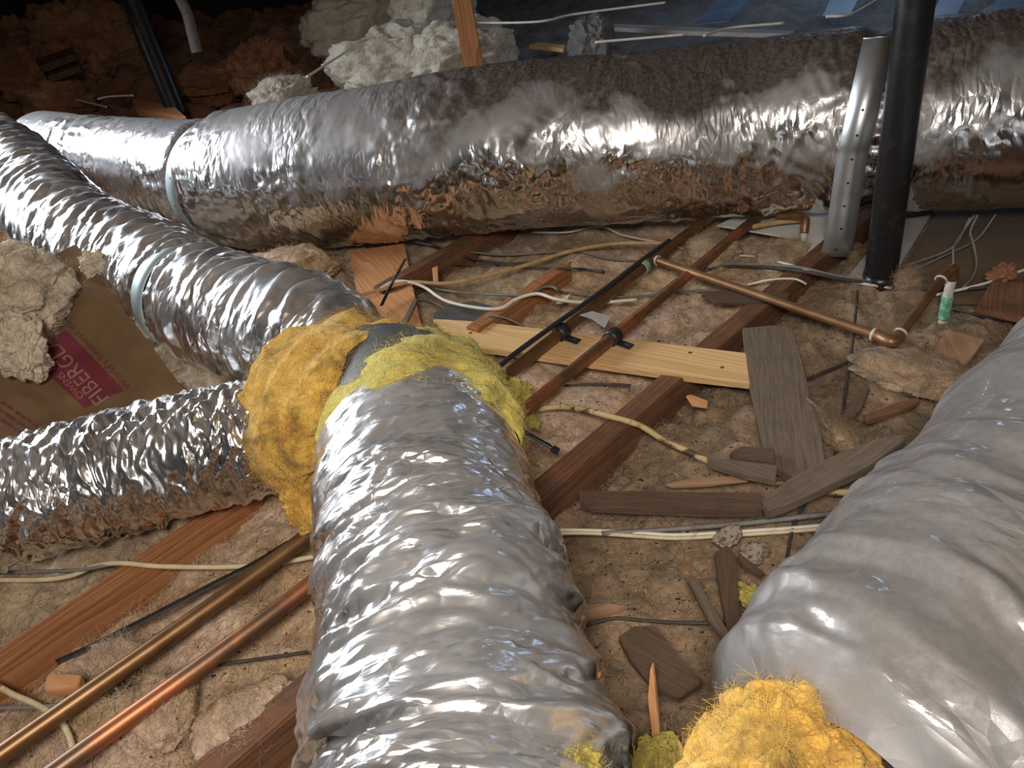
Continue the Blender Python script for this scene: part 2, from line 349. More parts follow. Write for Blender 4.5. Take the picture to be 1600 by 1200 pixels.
M['roof'] = mat_wood('roof_boards', (0.22, 0.15, 0.10), (0.34, 0.24, 0.165), rings=6, dirt=0.2)
M['far_wall'] = mat_plain('far_gable', (0.03, 0.022, 0.016), 0.9, var=0.3, vscale=2)
M['blue_lit_film'] = mat_plain('blue_lit_film', (0.16, 0.23, 0.33), 0.5, var=0.3, vscale=5)  # the blue of the eave daylight is put into the film's colour
M['fabric'] = mat_plain('pale_strip', (0.13, 0.105, 0.10), 0.7, var=0.2)

def fuzz(parent, V, count, length, mat, seed, width=0.00028, up=False):
    """matted loose fibres lying on a wool surface, one joined part"""
    rg = np.random.default_rng(seed); V = np.asarray(V).reshape(-1, 3)
    P = V[rg.integers(0, len(V), count)] + rg.normal(0, .0012, (count, 3))
    if up: nrm = np.tile(np.array([0, 0, 1.0]), (count, 1))
    else:
        nrm = P - V.mean(0); nrm /= np.linalg.norm(nrm, axis=1)[:, None] + 1e-9
    nrm = nrm + rg.normal(0, .25, nrm.shape); nrm /= np.linalg.norm(nrm, axis=1)[:, None]
    t = np.cross(nrm, rg.normal(0, 1, nrm.shape)); t /= np.linalg.norm(t, axis=1)[:, None] + 1e-9
    b = np.cross(nrm, t); L = length * rg.uniform(.4, 1.6, (count, 1)); k = rg.normal(0, .9, (count, 1)); lift = rg.uniform(.02, .32, (count, 1)) * L
    rows = []
    for u in (0, .5, 1.0):
        a = k * u; c = P + L * u * (np.cos(a) * t + np.sin(a) * b) + nrm * (lift * math.sin(math.pi * (u * .8 + .1)))
        sd = (-np.sin(a) * t + np.cos(a) * b) * width * (1 - .5 * u); rows += [c - sd, c + sd]
    Q = np.stack(rows, 1).reshape(-1, 3); o8 = np.arange(count)[:, None] * 6
    f = np.concatenate([o8 + np.array([[2*q, 2*q+1, 2*q+3, 2*q+2]]) for q in range(2)])
    o = link_mesh('loose_fibres', Q, f, mat); o['kind'] = 'stuff'
    if parent is not None: o.parent = parent
    return o
# ------------------------------------------------------------------ setting
DIAG = math.sqrt(0.5)
def tn_xy(t, n): return DIAG * (t + n), DIAG * (t - n)
JL_EDGE, JR_EDGE, JD_EDGE, JX_EDGE = -1.275, -0.69, -0.17, -1.66
BUMPS = [(-0.70, 1.22, .22, .03), (0.25, 2.15, .20, .045), (0.72, 1.95, .16, .035), (0.95, 1.65, .22, .03), (0.42, 1.12, .18, .02), (-0.75, 2.2, .28, .05),
         (0.62, 1.55, .10, .03), (0.20, 0.86, .14, .015), (-0.62, 0.72, .12, .015), (0.95, 1.95, .15, .02), (-0.18, 1.80, .12, -.03)]
def ground(x, y, fine=True):
    x = np.asarray(x, float); y = np.asarray(y, float)
    t = DIAG * (x + y); nn = DIAG * (x - y)
    h = -0.042 + 0.034 * billow(x / .17, y / .17, 0, 3) + 0.016 * pn(x / .3, y / .3, 1, 5)
    if fine: h = h + 0.014 * billow(x / .075 + .5 * pn(x / .1, y / .1, 0, 13), y / .075, 0, 7) + 0.008 * pn(x / .032 + .6 * pn(x / .05, y / .05, 7, 17), y / .032, 0, 9) + 0.0022 * pn(x / .011, y / .011, 0, 11) - 0.006 * np.abs(pn(x / .045 + .8 * pn(x / .06, y / .06, 2, 14), y / .045 + .8 * pn(x / .06, y / .06, 5, 15), 0, 16))
    for bx, by, r, a in BUMPS: h = h + a * np.exp(-((x - bx) ** 2 + (y - by) ** 2) / (r * r))
    # wool sinks along the sides of the exposed joists
    for e, ta, tb in ((JL_EDGE, -0.4, 0.55), (-0.80 + 0.0587 * t, -0.3, 2.3)):
        w = sstep(ta - .1, ta, t) * (1 - sstep(tb, tb + .15, t))
        h = h - 0.03 * w * np.exp(-((nn - e + .01) / 0.08) ** 2)
    return h
def support(x, y):
    h = float(ground(x, y, True)); t = DIAG * (x + y); n = DIAG * (x - y)
    if -0.9 < t < 0.97 and -1.345 < n < -1.25: h = max(h, .006)
    if 1.14 < t < 1.58 and -1.31 < n < -1.235: h = max(h, .032)
    if -0.1 < t < 2.36 and abs(n - (-0.812 + 0.0587 * t)) < .042: h = max(h, .016)
    return h
def gp(px, py, off=0.004):
    z = 0.0
    for _ in range(8):
        p = at(px, py, z); z = 0.5 * z + 0.5 * (support(p.x, p.y) + off)
    return at(px, py, max(z, off - 0.02))

JR_LINE = (-0.812, 0.0587)
def wool_bay(name, n0, n1, t0, t1, mat, label, step=0.006, seed=1, fib=0):
    nt_ = int((t1 - t0) / step); nn_ = max(8, int(abs((n1[0] if isinstance(n1, tuple) else n1) - (n0[0] if isinstance(n0, tuple) else n0)) / step))
    t = np.linspace(t0, t1, nt_)[:, None]; u = np.linspace(0, 1, nn_)[None, :]
    n0 = n0[0] + n0[1] * t if isinstance(n0, tuple) else n0; n1 = n1[0] + n1[1] * t if isinstance(n1, tuple) else n1
    n = n0 + (n1 - n0) * u
    x = DIAG * (t + n); y = DIAG * (t - n); h = ground(x, y)
    ed = np.minimum(n - n0, n1 - n)
    h = h - 0.004 * np.exp(-(ed / 0.012) ** 2)
    x = x + 0.007 * pn(x / .035, y / .035, 3, seed); y = y + 0.007 * pn(x / .035, y / .035, 9, seed)
    V = np.stack([x, y, h], -1).reshape(-1, 3)
    o = link_mesh(name, V, grid_faces(nt_, nn_)[:, ::-1], mat)
    if fib: fuzz(o, V.reshape(nt_, nn_, 3)[(t[:, 0] > -0.35) & (t[:, 0] < 2.1)], fib, .030, mat, seed, .00042, True)
    return tag(o, label, 'insulation', 'insulation between the joists', 'stuff')
wool_bay('fiberglass_insulation', JR_LINE, JD_EDGE - .02, -0.5, 3.2, M['wool_brown'], 'dirty brown fibreglass wool strewn with scrap wood, right of the dark joist', fib=30000)
wool_bay('fiberglass_insulation', JL_EDGE - .02, JR_LINE, -0.9, 3.0, M['wool_cream'], 'cream fibreglass wool under the two long copper pipes', seed=2, fib=36000)
wool_bay('fiberglass_insulation', JX_EDGE - .02, JL_EDGE - .02, -0.9, 2.9, M['wool_tan'], 'tan fibreglass wool beneath the left foil duct', seed=3, fib=20000)
wool_bay('fiberglass_insulation', -2.5, JX_EDGE - .02, -0.6, 3.0, M['wool_tan'], 'cream fibreglass wool tucked under the left end of the large trunk duct', step=0.009, seed=4)
wool_bay('fiberglass_insulation', JD_EDGE - .02, 0.75, -0.4, 2.9, M['wool_brown'], 'grey brown fibreglass wool along the right foil duct', step=0.009, seed=5)

def far_field(name, x0, x1, y0, y1, step, mat, label, amp, seed, slope=0.0):
    nx = int((x1 - x0) / step); ny = int((y1 - y0) / step)
    x = np.linspace(x0, x1, nx)[:, None] + np.zeros((1, ny)); y = np.linspace(y0, y1, ny)[None, :] + np.zeros((nx, 1))
    h = -0.04 + amp * (0.9 * billow(x / .5, y / .5, 0, seed) + 0.5 * billow(x / .2, y / .2, 0, seed + 1) + 0.2 * billow(x / .08, y / .08, 0, seed + 2)) + slope * (y - y0)
    V = np.stack([x, y, h], -1).reshape(-1, 3)
    o = link_mesh(name, V, grid_faces(nx, ny), mat)
    return tag(o, label, 'insulation', None, 'stuff')
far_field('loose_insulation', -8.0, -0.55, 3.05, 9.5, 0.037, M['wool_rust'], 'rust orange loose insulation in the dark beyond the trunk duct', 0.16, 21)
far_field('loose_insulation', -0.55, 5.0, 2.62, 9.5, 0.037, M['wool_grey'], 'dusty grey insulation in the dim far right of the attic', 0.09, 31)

def plane(name, corners, mat, kind='structure'):
    o = link_mesh(name, corners, [(0, 1, 2, 3)], mat, smooth=False); o['kind'] = kind; return o
plane('floor', [(-9, -2.5, -.16), (6, -2.5, -.16), (6, 10, -.16), (-9, 10, -.16)], M['gypsum_brown'])
plane('wall_back', [(-9, 9.8, -.16), (6, 9.8, -.16), (6, 9.8, 2.6), (-9, 9.8, 2.6)], M['far_wall'])
plane('ceiling', [(-9, -2.5, 2.5), (-9, 10, 2.5), (6, 10, 2.5), (6, -2.5, 2.5)], M['roof'])

def joist(px_edge, width, depth, mat, label, top=0.0, seed=0):
    """px_edge: two world points on the right top edge"""
    a, b = Vector(px_edge[0]), Vector(px_edge[1]); d = (b - a).normalized(); left = Vector((-d.y, d.x, 0))
    Mx, L = frame_from(a + left * width / 2 + Vector((0, 0, top - depth / 2)), b + left * width / 2 + Vector((0, 0, top - depth / 2)))
    o = box_mesh('joist', mat, None, Mx, L, width, depth, 0.003, seed, 0.0008, 40)
    tag(o, label, 'joist', 'ceiling joists'); o['kind'] = 'structure'; return o
def tnp(t, n): return tn_xy(t, n) + (0,)
joist((tnp(-0.9, -1.283), tnp(0.95, -1.262)), .042, .14, M['joist'], 'bare reddish wooden joist in the lower left beside the copper pipes', 0.004, 1)
joist((tnp(1.16, -1.250), tnp(1.56, -1.250)), .042, .14, M['joist'], 'short stretch of reddish joist with a cut end behind the pale pine board', 0.03, 2)
joist(((-0.60, 0.515, 0), (1.20, 2.115, 0)), .050, .14, M['joist_old'], 'dark weathered joist running up from the centre duct to the vent pipe', 0.014, 3)
joist((tnp(1.20, -1.66), tnp(1.95, -1.64)), .042, .14, M['joist_old'], 'dark joist half hidden under the large trunk duct', 0.03, 4)
joist((tnp(0.9, -0.16), tnp(2.4, -0.13)), .042, .14, M['joist_old'], 'dark joist at the right edge beside the right duct', 0.02, 5)

# ------------------------------------------------------------------ ducts
def tube_field(pts, ns, na):
    C, s = spline(pts, ns); T, S, U = frames(C[:, :3])
    a = np.linspace(-np.pi / 2, 1.5 * np.pi, na)
    return C, s, T, S, U, a
def tube_obj(name, pts, ns, na, disp, mat, parent, ell=None, flat=0.0):
    """tube whose rings follow pts (x,y,z,r); disp(s, a, R) gives radial offset"""
    C, s, T, S, U, a = tube_field(pts, ns, na)
    R = C[:, 3][:, None] + np.zeros((1, na)); Sg = s[:, None] + np.zeros((1, na)); Ag = a[None, :] + np.zeros((ns, 1))
    win = sstep(0, .5, np.minimum(Ag + np.pi / 2, 1.5 * np.pi - Ag))
    D = disp(Sg, Ag, R) * win
    rr = R + D
    es, eu = ell or (1, 1)
    cu = np.sin(Ag) * eu
    if flat: cu = np.where(cu < 0, np.maximum(cu, -(1 - flat)), cu)
    V = C[:, None, :3] + rr[..., None] * (np.cos(Ag)[..., None] * es * S[:, None] + cu[..., None] * U[:, None])
    uv = np.stack([Sg, (Ag + np.pi / 2) * C[:, 3].mean()], -1).reshape(-1, 2)
    o = link_mesh(name, V.reshape(-1, 3), grid_faces(ns, na)[:, ::-1], mat, parent, uv)
    return o
def seamless(Sg, Ag, R, k, seed): return pn(Sg / k, R * np.cos(Ag) / k, R * np.sin(Ag) / k, seed)
def band(name, pts, s_at, width, lift, mat, parent, tilt=0.0, holes=0, na=96, thick=0.0012):
    """flat metal strap round the duct at arc length s_at"""
    C, s, T, S, U, a = tube_field(pts, 400, na)
    i = int(np.argmin(np.abs(s - s_at))); r = C[i, 3] + lift
    prof = [(-width/2, 0), (-width/2, thick + .001), (0, thick + .0016), (width/2, thick + .001), (width/2, 0)]
    V = []
    for w, h in prof:
        for ang in a[:-1]:
            d = math.cos(ang) * S[i] + math.sin(ang) * U[i]
            V.append(C[i, :3] + (r + h) * d + T[i] * (w + tilt * math.sin(ang) * r))
    n1 = na - 1
    Fc = [(p * n1 + j, p * n1 + (j + 1) % n1, (p + 1) * n1 + (j + 1) % n1, (p + 1) * n1 + j) for p in range(4) for j in range(n1)]
    o = link_mesh(name, V, Fc, mat, parent)
    hs = []
    for k in range(holes):
        ang = -0.5 + k * 2.0 * math.pi / holes
        d = math.cos(ang) * S[i] + math.sin(ang) * U[i]
        c = C[i, :3] + (r + thick + .0018) * d + T[i] * (tilt * math.sin(ang) * r)
        hs.append((Vector(c), Vector(d)))
    return o, hs
def disc(name, c, d, r, h, mat, parent, seg=10):
    q = Vector((0, 0, 1)).rotation_difference(Vector(d))
    V = []; 
    for z, rr in ((-h, r), (h * .6, r), (h, r * .6)):
        for k in range(seg):
            V.append(Vector(c) + q @ Vector((rr * math.cos(2*math.pi*k/seg), rr * math.sin(2*math.pi*k/seg), z)))
    Fc = [(p*seg+k, p*seg+(k+1) % seg, (p+1)*seg+(k+1) % seg, (p+1)*seg+k) for p in range(2) for k in range(seg)] + [tuple(2*seg+k for k in range(seg))]
    return link_mesh(name, V, Fc, mat, parent)

# --- large trunk duct -------------------------------------------------------
TR = [(-1.85, 3.56, .17, .195), (-1.55, 3.30, .17, .195), (-1.15, 2.98, .175, .205), (-0.93, 2.79, .185, .212), (-0.775, 2.68, .195, .235), (-0.35, 2.49, .24, .24),
      (0.112, 2.336, .275, .24), (0.45, 2.26, .27, .24), (0.753, 2.20, .267, .24), (0.98, 2.11, .28, .243), (1.243, 1.99, .29, .245), (1.9, 1.72, .31, .25)]
_C, _s, _T, _S, _U, _a = tube_field(TR, 500, 64)
def s_near(p):
    return float(_s[np.argmin(np.linalg.norm(_C[:, :3] - np.array(p), axis=1))])
S_L = s_near((-0.90, 2.765, .19)); S_R = s_near((1.09, 2.06, .28))
def disp_trunk(S, A, R):
    w = A * R
    low = 0.009 * seamless(S, A, R, .45, 71)
    mask = 0.12 + 0.88 * sstep(.05, .40, seamless(S, A, R, .25, 73) + 0.22 * (1 - np.sin(A)))
    cr = crumple(S, w, 74, .02, .10, 8, 0.0, 0.35, 0.9, 0.05) * 0.10 * mask + crumple(S, w, 78, .04, .10, 4, 1.4, 0.4, 0.9, 0.1) * 0.06 * mask
    cr = cr + mask * (0.0045 * facet(S, w, .035, .11, 0.05, 177) + 0.002 * facet(S, w, .016, .04, -0.2, 178)) * sstep(-.2, .3, pn(S / .25, w / .2, 2, 179))
    g = np.exp(-((S - S_L) / .06) ** 2) + np.exp(-((S - S_R) / .07) ** 2)
    gath = 0.016 * np.abs(pn(A * 4.5, S * 3, 0, 75)) * g + 0.008 * np.abs(pn(A * 11, S * 5, 0, 76)) * g
    pinch = -0.032 * np.exp(-((S - S_L) / .035) ** 2) - 0.030 * np.exp(-((S - S_R) / .045) ** 2)
    return low + cr + gath + pinch
t_root = empty('trunk_duct', (0.112, 2.336, 0.03))
def under(root, o):
    o.parent = root; o.matrix_parent_inverse = Matrix.Translation(root.location).inverted(); return o
under(t_root, tube_obj('foil_jacket', TR, 560, 220, disp_trunk, M['foil_t'], None))
tag(t_root, 'very large foil-wrapped trunk duct crossing the back of the attic', 'duct')
b1, hs = band('strap_band', TR, S_L, .058, -0.012, M['galv_blue'], None, tilt=0.10, holes=14)
st1 = empty('duct_strap', tuple(_C[int(np.argmin(np.abs(_s - S_L))), :3]))
under(st1, b1)
for c, d in hs: under(st1, disc('hole', c, d, .0032, .0004, M['hole'], None))
tag(st1, 'flat grey metal strap tight round the left end of the trunk duct', 'strap')

# hanging strap: over the duct front, then free to its bent end
i_r = int(np.argmin(np.abs(_s - S_R)))
def strip(name, path, width, mat, side, thick=0.0012):
    C, s = spline(path, 90); side = Vector(side).normalized()
    T = np.gradient(C, axis=0); Nn = np.cross(T, np.array(side)); Nn /= np.linalg.norm(Nn, axis=1)[:, None]
    W = np.array(side) * width / 2
    V = np.stack([C - W, C + W, C + W + Nn * thick, C - W + Nn * thick], 1).reshape(-1, 3)
    Fc = [tuple(f) for f in grid_faces(len(C), 4, True)] + [(0, 1, 2, 3), tuple(4 * (len(C) - 1) + k for k in (3, 2, 1, 0))]
    return link_mesh(name, V, Fc, mat), C, Nn
path = []
cp = Vector(_C[i_r, :3]); ca = Vector(_T[i_r]); cr_ = float(_C[i_r, 3]) + .004
for k in range(14):                       # follows the duct's front from its crown down to the widest point
    f_ = k / 13; d = ray(1374 - 42 * f_, 58 + 185 * f_); oc = EYE - cp
    dp = d - ca * d.dot(ca); op = oc - ca * oc.dot(ca)
    A_, B_, C_ = dp.dot(dp), 2 * dp.dot(op), op.dot(op) - cr_ * cr_
    disc_ = B_ * B_ - 4 * A_ * C_
    if disc_ > 0: path.append(tuple(EYE + d * ((-B_ - math.sqrt(disc_)) / (2 * A_))))
pf = Vector(path[-1])
pend = dep(1303, 402, ((pf.y - 0.015) / ray(1303, 402).y))
path += [tuple(pf.lerp(pend, .35) + Vector((0, -.004, 0))), tuple(pf.lerp(pend, .75) + Vector((0, -.010, 0))), tuple(pend + Vector((0, 0, .006))), tuple(pend + Vector((0, .010, 0)))]
so, SC, SN = strip('strap_band', path, .072, M['galv'], _T[i_r])
st2 = empty('duct_strap', tuple(pend)); under(st2, so)
for q in range(30, 88, 9): under(st2, disc('hole', SC[q] + SN[q] * .0006, SN[q], .0034, .0012, M['hole'], None))
tag(st2, 'bright galvanized strap hanging loose from the trunk duct beside the black pipe', 'strap')

# --- branch duct A (upper left) --------------------------------------------
A_P = [(-2.35, 3.35, .42, .150), (-1.80, 3.00, .36, .148), (-1.481, 2.648, .29, .146), (-1.227, 2.297, .235, .146), (-0.967, 2.06, .195, .146), (-0.762, 1.83, .17, .146), (-0.56, 1.64, .175, .146), (-0.42, 1.50, .185, .140), (-0.355, 1.43, .18, .125), (-0.30, 1.36, .175, .095)]
CA, sA, TA, SA, UA, aA = tube_field(A_P, 400, 8)
S_A = float(sA[np.argmin(np.linalg.norm(CA[:, :2] - np.array([-0.775, 1.845]), axis=1))])
def disp_a(S, A, R):
    w = A * R
    ph = (S + 0.04 * np.sin(A) + 0.05 * pn(S / .2, w / .2, 0, 80)) / .062
    fr = ph - np.floor(ph)
    rib = 0.009 * np.where(fr < .75, fr / .75, (1 - fr) / .25) * np.clip(0.6 + 1.0 * pn(S / .12, w / .18, 2, 81), 0, 1.4)
    cr = crumple(S, w, 82, .022, .08, 7, 0.15, 0.22, 0.7, 0.0) * 0.13
    low = 0.006 * seamless(S, A, R, .3, 83)
    g = np.exp(-((S - S_A) / .05) ** 2)
    return rib + cr + low + g * (0.012 * np.abs(pn(A * 6, S * 4, 0, 84)) - 0.010) - 0.012 * np.exp(-((S - S_A) / .03) ** 2)
a_root = empty('branch_duct', (-0.762, 1.83, 0.02))
under(a_root, tube_obj('foil_jacket', A_P, 470, 165, disp_a, M['foil_a'], None))
bb, _ = band('clamp_band', A_P, S_A, .055, -0.006, M['galv_blue'], None, tilt=-0.12); under(a_root, bb)
tag(a_root, 'bright wrinkled foil duct curving in from the upper left to the yellow joint', 'duct', 'foil branch ducts')

# --- branch duct B (left) ----------------------------------------------------
B_P = [(-1.55, 1.07, .115, .120), (-1.25, 1.12, .115, .120), (-0.998, 1.17, .118, .119), (-0.756, 1.214, .125, .118), (-0.55, 1.228, .135, .112), (-0.42, 1.232, .145, .108), (-0.33, 1.232, .15, .10)]
def disp_b(S, A, R):
    w = A * R
    cr = crumple(S, w, 92, .014, .05, 9, 0.0, 0.30, 0.9, -0.05) * 0.15 + crumple(S, w, 96, .05, .12, 4, 0.1, 0.3, 0.8, 0.0) * 0.10
    return cr + 0.006 * seamless(S, A, R, .25, 93)
b_root = empty('branch_duct', (-0.756, 1.214, 0.01))
under(b_root, tube_obj('foil_jacket', B_P, 350, 200, disp_b, M['foil_b'], None))
tag(b_root, 'crinkled foil duct entering from the left edge above the reddish joist', 'duct', 'foil branch ducts')

# --- branch duct C (centre) --------------------------------------------------
C_P = [(-0.180, 1.075, .180, .160), (-0.172, 1.03, .180, .172), (-0.158, 0.90, .178, .172), (-0.142, 0.72, .172, .170), (-0.128, 0.55, .170, .173), (-0.115, 0.38, .168, .178), (-0.10, 0.10, .165, .18)]
def disp_c(S, A, R):
    w = A * R
    grow = sstep(.08, .40, S)
    ph = (S + 0.022 * np.sin(A * 1.0 + 2.5) + 0.06 * pn(S / .22, w / .3, 0, 101)) / .088
    fr = ph - np.floor(ph)
    rib = 0.014 * np.where(fr < .8, fr / .8, (1 - fr) / .2) * (0.15 + 0.85 * grow) * np.clip(0.6 + 1.1 * pn(S / .14, w / .22, 2, 102), 0, 1.5)
    fo = 0.015 * facet(S, w, .040, .15, 0.10, 103) * (0.18 + 0.82 * grow) * sstep(-.7, -.1, pn(S / .16, w / .22, 0, 105))
    fo2 = 0.0080 * facet(S, w, .019, .050, -0.25, 106) * (0.12 + 0.88 * grow) * sstep(-.45, .1, pn(S / .12, w / .14, 3, 107))
    fo3 = 0.0035 * facet(S, w, .012, .026, 0.3, 108) * sstep(-.2, .3, pn(S / .1, w / .1, 6, 109))
    cr = crumple(S, w, 103, .022, .08, 6, 0.05, 0.25, 0.7, 0.0) * 0.09 * (0.25 + 0.75 * grow)
    return rib + cr + fo + fo2 + fo3 + 0.006 * seamless(S, A, R, .35, 104)
c_root = empty('branch_duct', (-0.16, 0.72, 0.0))
under(c_root, tube_obj('foil_jacket', C_P, 380, 275, disp_c, M['foil_c'], None))
bb, _ = band('clamp_band', C_P, 0.055, .05, 0.004, M['galv_blue'], None, tilt=0.02)
tag(c_root, 'wide foil duct in the centre foreground running down to the bottom edge', 'duct', 'foil branch ducts')
bpy.data.objects.remove(bb)

# --- branch duct D (right) ---------------------------------------------------
D_P = [(0.245, 0.350, .20, .150), (0.285, 0.378, .20, .190), (0.38, 0.445, .205, .205), (0.58, 0.588, .21, .208), (0.85, 0.78, .215, .208), (1.25, 1.07, .22, .208), (1.7, 1.39, .23, .208)]
def disp_d(S, A, R):
    w = A * R
    fade = 1 - 0.6 * sstep(.55, 1.1, S)
    fo = 0.008 * facet(S, w, .085, .34, -0.30, 113, .3) * (0.45 + 0.55 * fade)
    fo2 = 0.0085 * facet(S, w, .032, .12, -0.25, 115) * fade * sstep(-.5, .1, pn(S / .2, w / .2, 1, 116))
    fo3 = 0.0055 * facet(S, w, .018, .040, -0.5, 117) * fade * sstep(-.15, .3, pn(S / .14, w / .14, 3, 118))
    cr = crumple(S, w, 119, .03, .12, 5, -0.3, 0.2, 0.6, 0.05) * 0.04 * fade
    return cr + fo + fo2 + fo3 + 0.004 * seamless(S, A, R, .4, 114)
d_root = empty('branch_duct', (0.58, 0.588, 0.0))
under(d_root, tube_obj('foil_jacket', D_P, 400, 232, disp_d, M['foil_d'], None))
tag(d_root, 'dull dusty foil duct filling the lower right corner', 'duct', 'foil branch ducts')

# --- sheet metal wye between the branch ducts --------------------------------
wy = [(-0.34, 1.30, .175, .11), (-0.27, 1.26, .18, .135), (-0.20, 1.19, .185, .150), (-0.185, 1.10, .185, .155), (-0.18, 1.04, .185, .150)]
o = tube_obj('duct_wye', wy, 60, 96, lambda S, A, R: 0.003 * seamless(S, A, R, .08, 120), M['slate'], None)
move_origin(o, (-0.25, 1.22, .03)); tag(o, 'dark metal duct junction glimpsed between the two yellow wraps', 'duct junction')

# ------------------------------------------------------------------ yellow fibreglass wraps
def wool_disp(sd):
    def f(S, A, R):
        x = S; y = R * np.cos(A); z = R * np.sin(A)
        q = A + .5 * pn(x / .06, A * .8, 0, sd + 5)
        return (.014 * pn(x / .12, y / .12, z / .12, sd) + .006 * pn(x / .05, y / .05, z / .05, sd + 1) + .0022 * pn(x / .018, y / .018, z / .018, sd + 2)
                + .013 * pn((x + .04 * pn(A * .9, 0, 0, sd + 7)) / .055, q * .55, 0, sd + 9)
                + .0045 * pn((x + .03 * pn(A * 1.5, 0, 0, sd + 6)) / .03, q * .9, 0, sd + 3) + .0012 * pn(x / .008, q * 2.2, 0, sd + 4))
    return f
def sleeve(name, axis, mat, label, sd, ell, ns=92, na=240, folds=0.0):
    base = wool_disp(sd)
    def dsp(S, A, R):
        L = S.max(); u = S / L
        edge = 0.02 * pn(A * 2.2, 0, 0, sd + 8)
        lay = folds * np.abs(np.sin((S + 0.018 * pn(A * 1.6, S * 6, 0, sd + 9)) / 0.034 * np.pi / 2))
        return base(S, A, R) + lay + edge * 0.5
    o = tube_obj(name, axis, ns, na, dsp, mat, None, ell)
    # ragged ends: shift verts along axis near the rims
    co = np.empty(len(o.data.vertices) * 3); o.data.vertices.foreach_get('co', co); co = co.reshape(ns, na, 3)
    ax = np.array(axis[-1][:3]) - np.array(axis[0][:3]); ax /= np.linalg.norm(ax)
    A = np.linspace(0, 2 * np.pi, na)[None, :]; u = np.linspace(-1, 1, ns)[:, None]
    rag = 0.045 * pn(np.cos(A) * 3, np.sin(A) * 3, 0, sd + 20) + 0.014 * pn(np.cos(A) * 9, np.sin(A) * 9, 0, sd + 21)
    rag2 = 0.045 * pn(np.cos(A) * 3, np.sin(A) * 3, 5, sd + 22) + 0.014 * pn(np.cos(A) * 9, np.sin(A) * 9, 5, sd + 23)
    sh = rag * np.clip(-u, 0, 1) ** 2 + rag2 * np.clip(u, 0, 1) ** 2
    co += sh[..., None] * ax
    o.data.vertices.foreach_set('co', co.ravel()); o.data.update()
    return o, co
def wool_thing(name, meshes, label, cat, origin, group=None):
    r = empty(name, origin)
    for m in meshes: under(r, m)
    return tag(r, label, cat, group)
w1ax = [(-0.420, 1.322, .165, .110), (-0.412, 1.316, .165, .138), (-0.39, 1.300, .167, .150), (-0.335, 1.262, .17, .158), (-0.285, 1.226, .172, .156), (-0.262, 1.210, .172, .142), (-0.255, 1.205, .172, .110)]
w1, co1 = sleeve('wool_wrap', w1ax, M['wool_yellow'], '', 130, (1.32, 1.0))
f1 = fuzz(None, co1, 9000, .022, M['wool_yellow'], 1)
wool_thing('insulation_wrap', [w1, f1], 'thick orange yellow fibreglass collar with dark dirt where the left ducts meet', 'insulation', (-0.42, 1.30, 0.0), 'yellow duct wraps')
w2ax = [(-0.150, 1.315, .165, .060), (-0.150, 1.305, .168, .098), (-0.155, 1.26, .175, .124), (-0.162, 1.19, .180, .152), (-0.168, 1.11, .180, .170), (-0.170, 1.06, .180, .173), (-0.170, 1.02, .180, .168), (-0.170, 1.00, .180, .160)]
w2, co2 = sleeve('wool_wrap', w2ax, M['wool_lemon'], '', 150, (1.0, 0.97))
f2 = fuzz(None, co2, 7000, .022, M['wool_lemon'], 2)
wool_thing('insulation_wrap', [w2, f2], 'dull lemon yellow fibreglass wrap over the upper end of the centre duct', 'insulation', (-0.185, 1.16, 0.0), 'yellow duct wraps')

def clump(name, c, rad, mat, seed, rot=0.0, amp=1.0, nu=150, nv=110, tilt=0.0):
    u = np.linspace(0, 2 * np.pi, nu)[:, None]; v = np.linspace(0.0, np.pi, nv)[None, :]
    x = np.cos(u) * np.sin(v); y = np.sin(u) * np.sin(v); z = np.cos(v) + 0 * u
    wx = x + .25 * pn(x * 2, y * 2, z * 2, seed + 6); wy = y + .25 * pn(x * 2, y * 2, z * 2, seed + 7); wz = z + .25 * pn(x * 2, y * 2, z * 2, seed + 8)
    r = 1 + amp * (0.40 * pn(wx * 1.3, wy * 1.3, wz * 1.3, seed) + 0.30 * billow(wx * 2.2, wy * 2.2, wz * 2.2, seed + 1) + 0.13 * billow(wx * 5, wy * 5, wz * 5, seed + 2) + 0.05 * pn(wx * 11, wy * 11, wz * 11, seed + 3) + 0.018 * pn(wx * 24, wy * 24, wz * 24, seed + 4))
    V = np.stack([x * r * rad[0], y * r * rad[1], z * r * rad[2]], -1).reshape(-1, 3)
    R = np.array(Matrix.Rotation(rot, 3, 'Z') @ Matrix.Rotation(tilt, 3, 'Y'))
    V = V @ R.T + np.array(c)
    o = link_mesh(name, V, grid_faces(nu, nv)[:, ::-1], mat)
    return o, V
def tuft(name, c, rad, mat, label, seed, rot=0.0, fib=1200, fl=.014, cat='insulation', group=None, amp=1.0, tilt=0.0, nu=150, nv=110):
    o, V = clump('wool', c, rad, mat, seed, rot, amp, nu, nv, tilt)
    ms = [o]
    if fib: ms.append(fuzz(None, V, fib, fl, mat, seed))
    return wool_thing(name, ms, label, cat, (c[0], c[1], c[2] - rad[2]), group)
G_Y = 'scraps of yellow fibreglass'
tuft('insulation_tuft', (-0.385, 1.075, .075), (.055, .05, .06), M['wool_yellow'], 'torn orange yellow flap hanging under the thick collar', 167, 0.4, 2200, .02, group=G_Y, amp=.7, nu=110, nv=80)
p = gp(800, 618, .03); tuft('insulation_tuft', (p.x, p.y, p.z), (.045, .035, .030), M['wool_lemon'], 'bright lemon tuft poking out between centre duct and copper pipe', 161, 0.4, 900, .012, group=G_Y)
p = gp(832, 658, .01); tuft('insulation_tuft', (p.x, p.y, p.z), (.012, .030, .010), M['wool_lemon'], 'thin yellow sliver hanging below the copper pipe', 162, 0.2, 200, .008, group=G_Y, nu=60, nv=40)
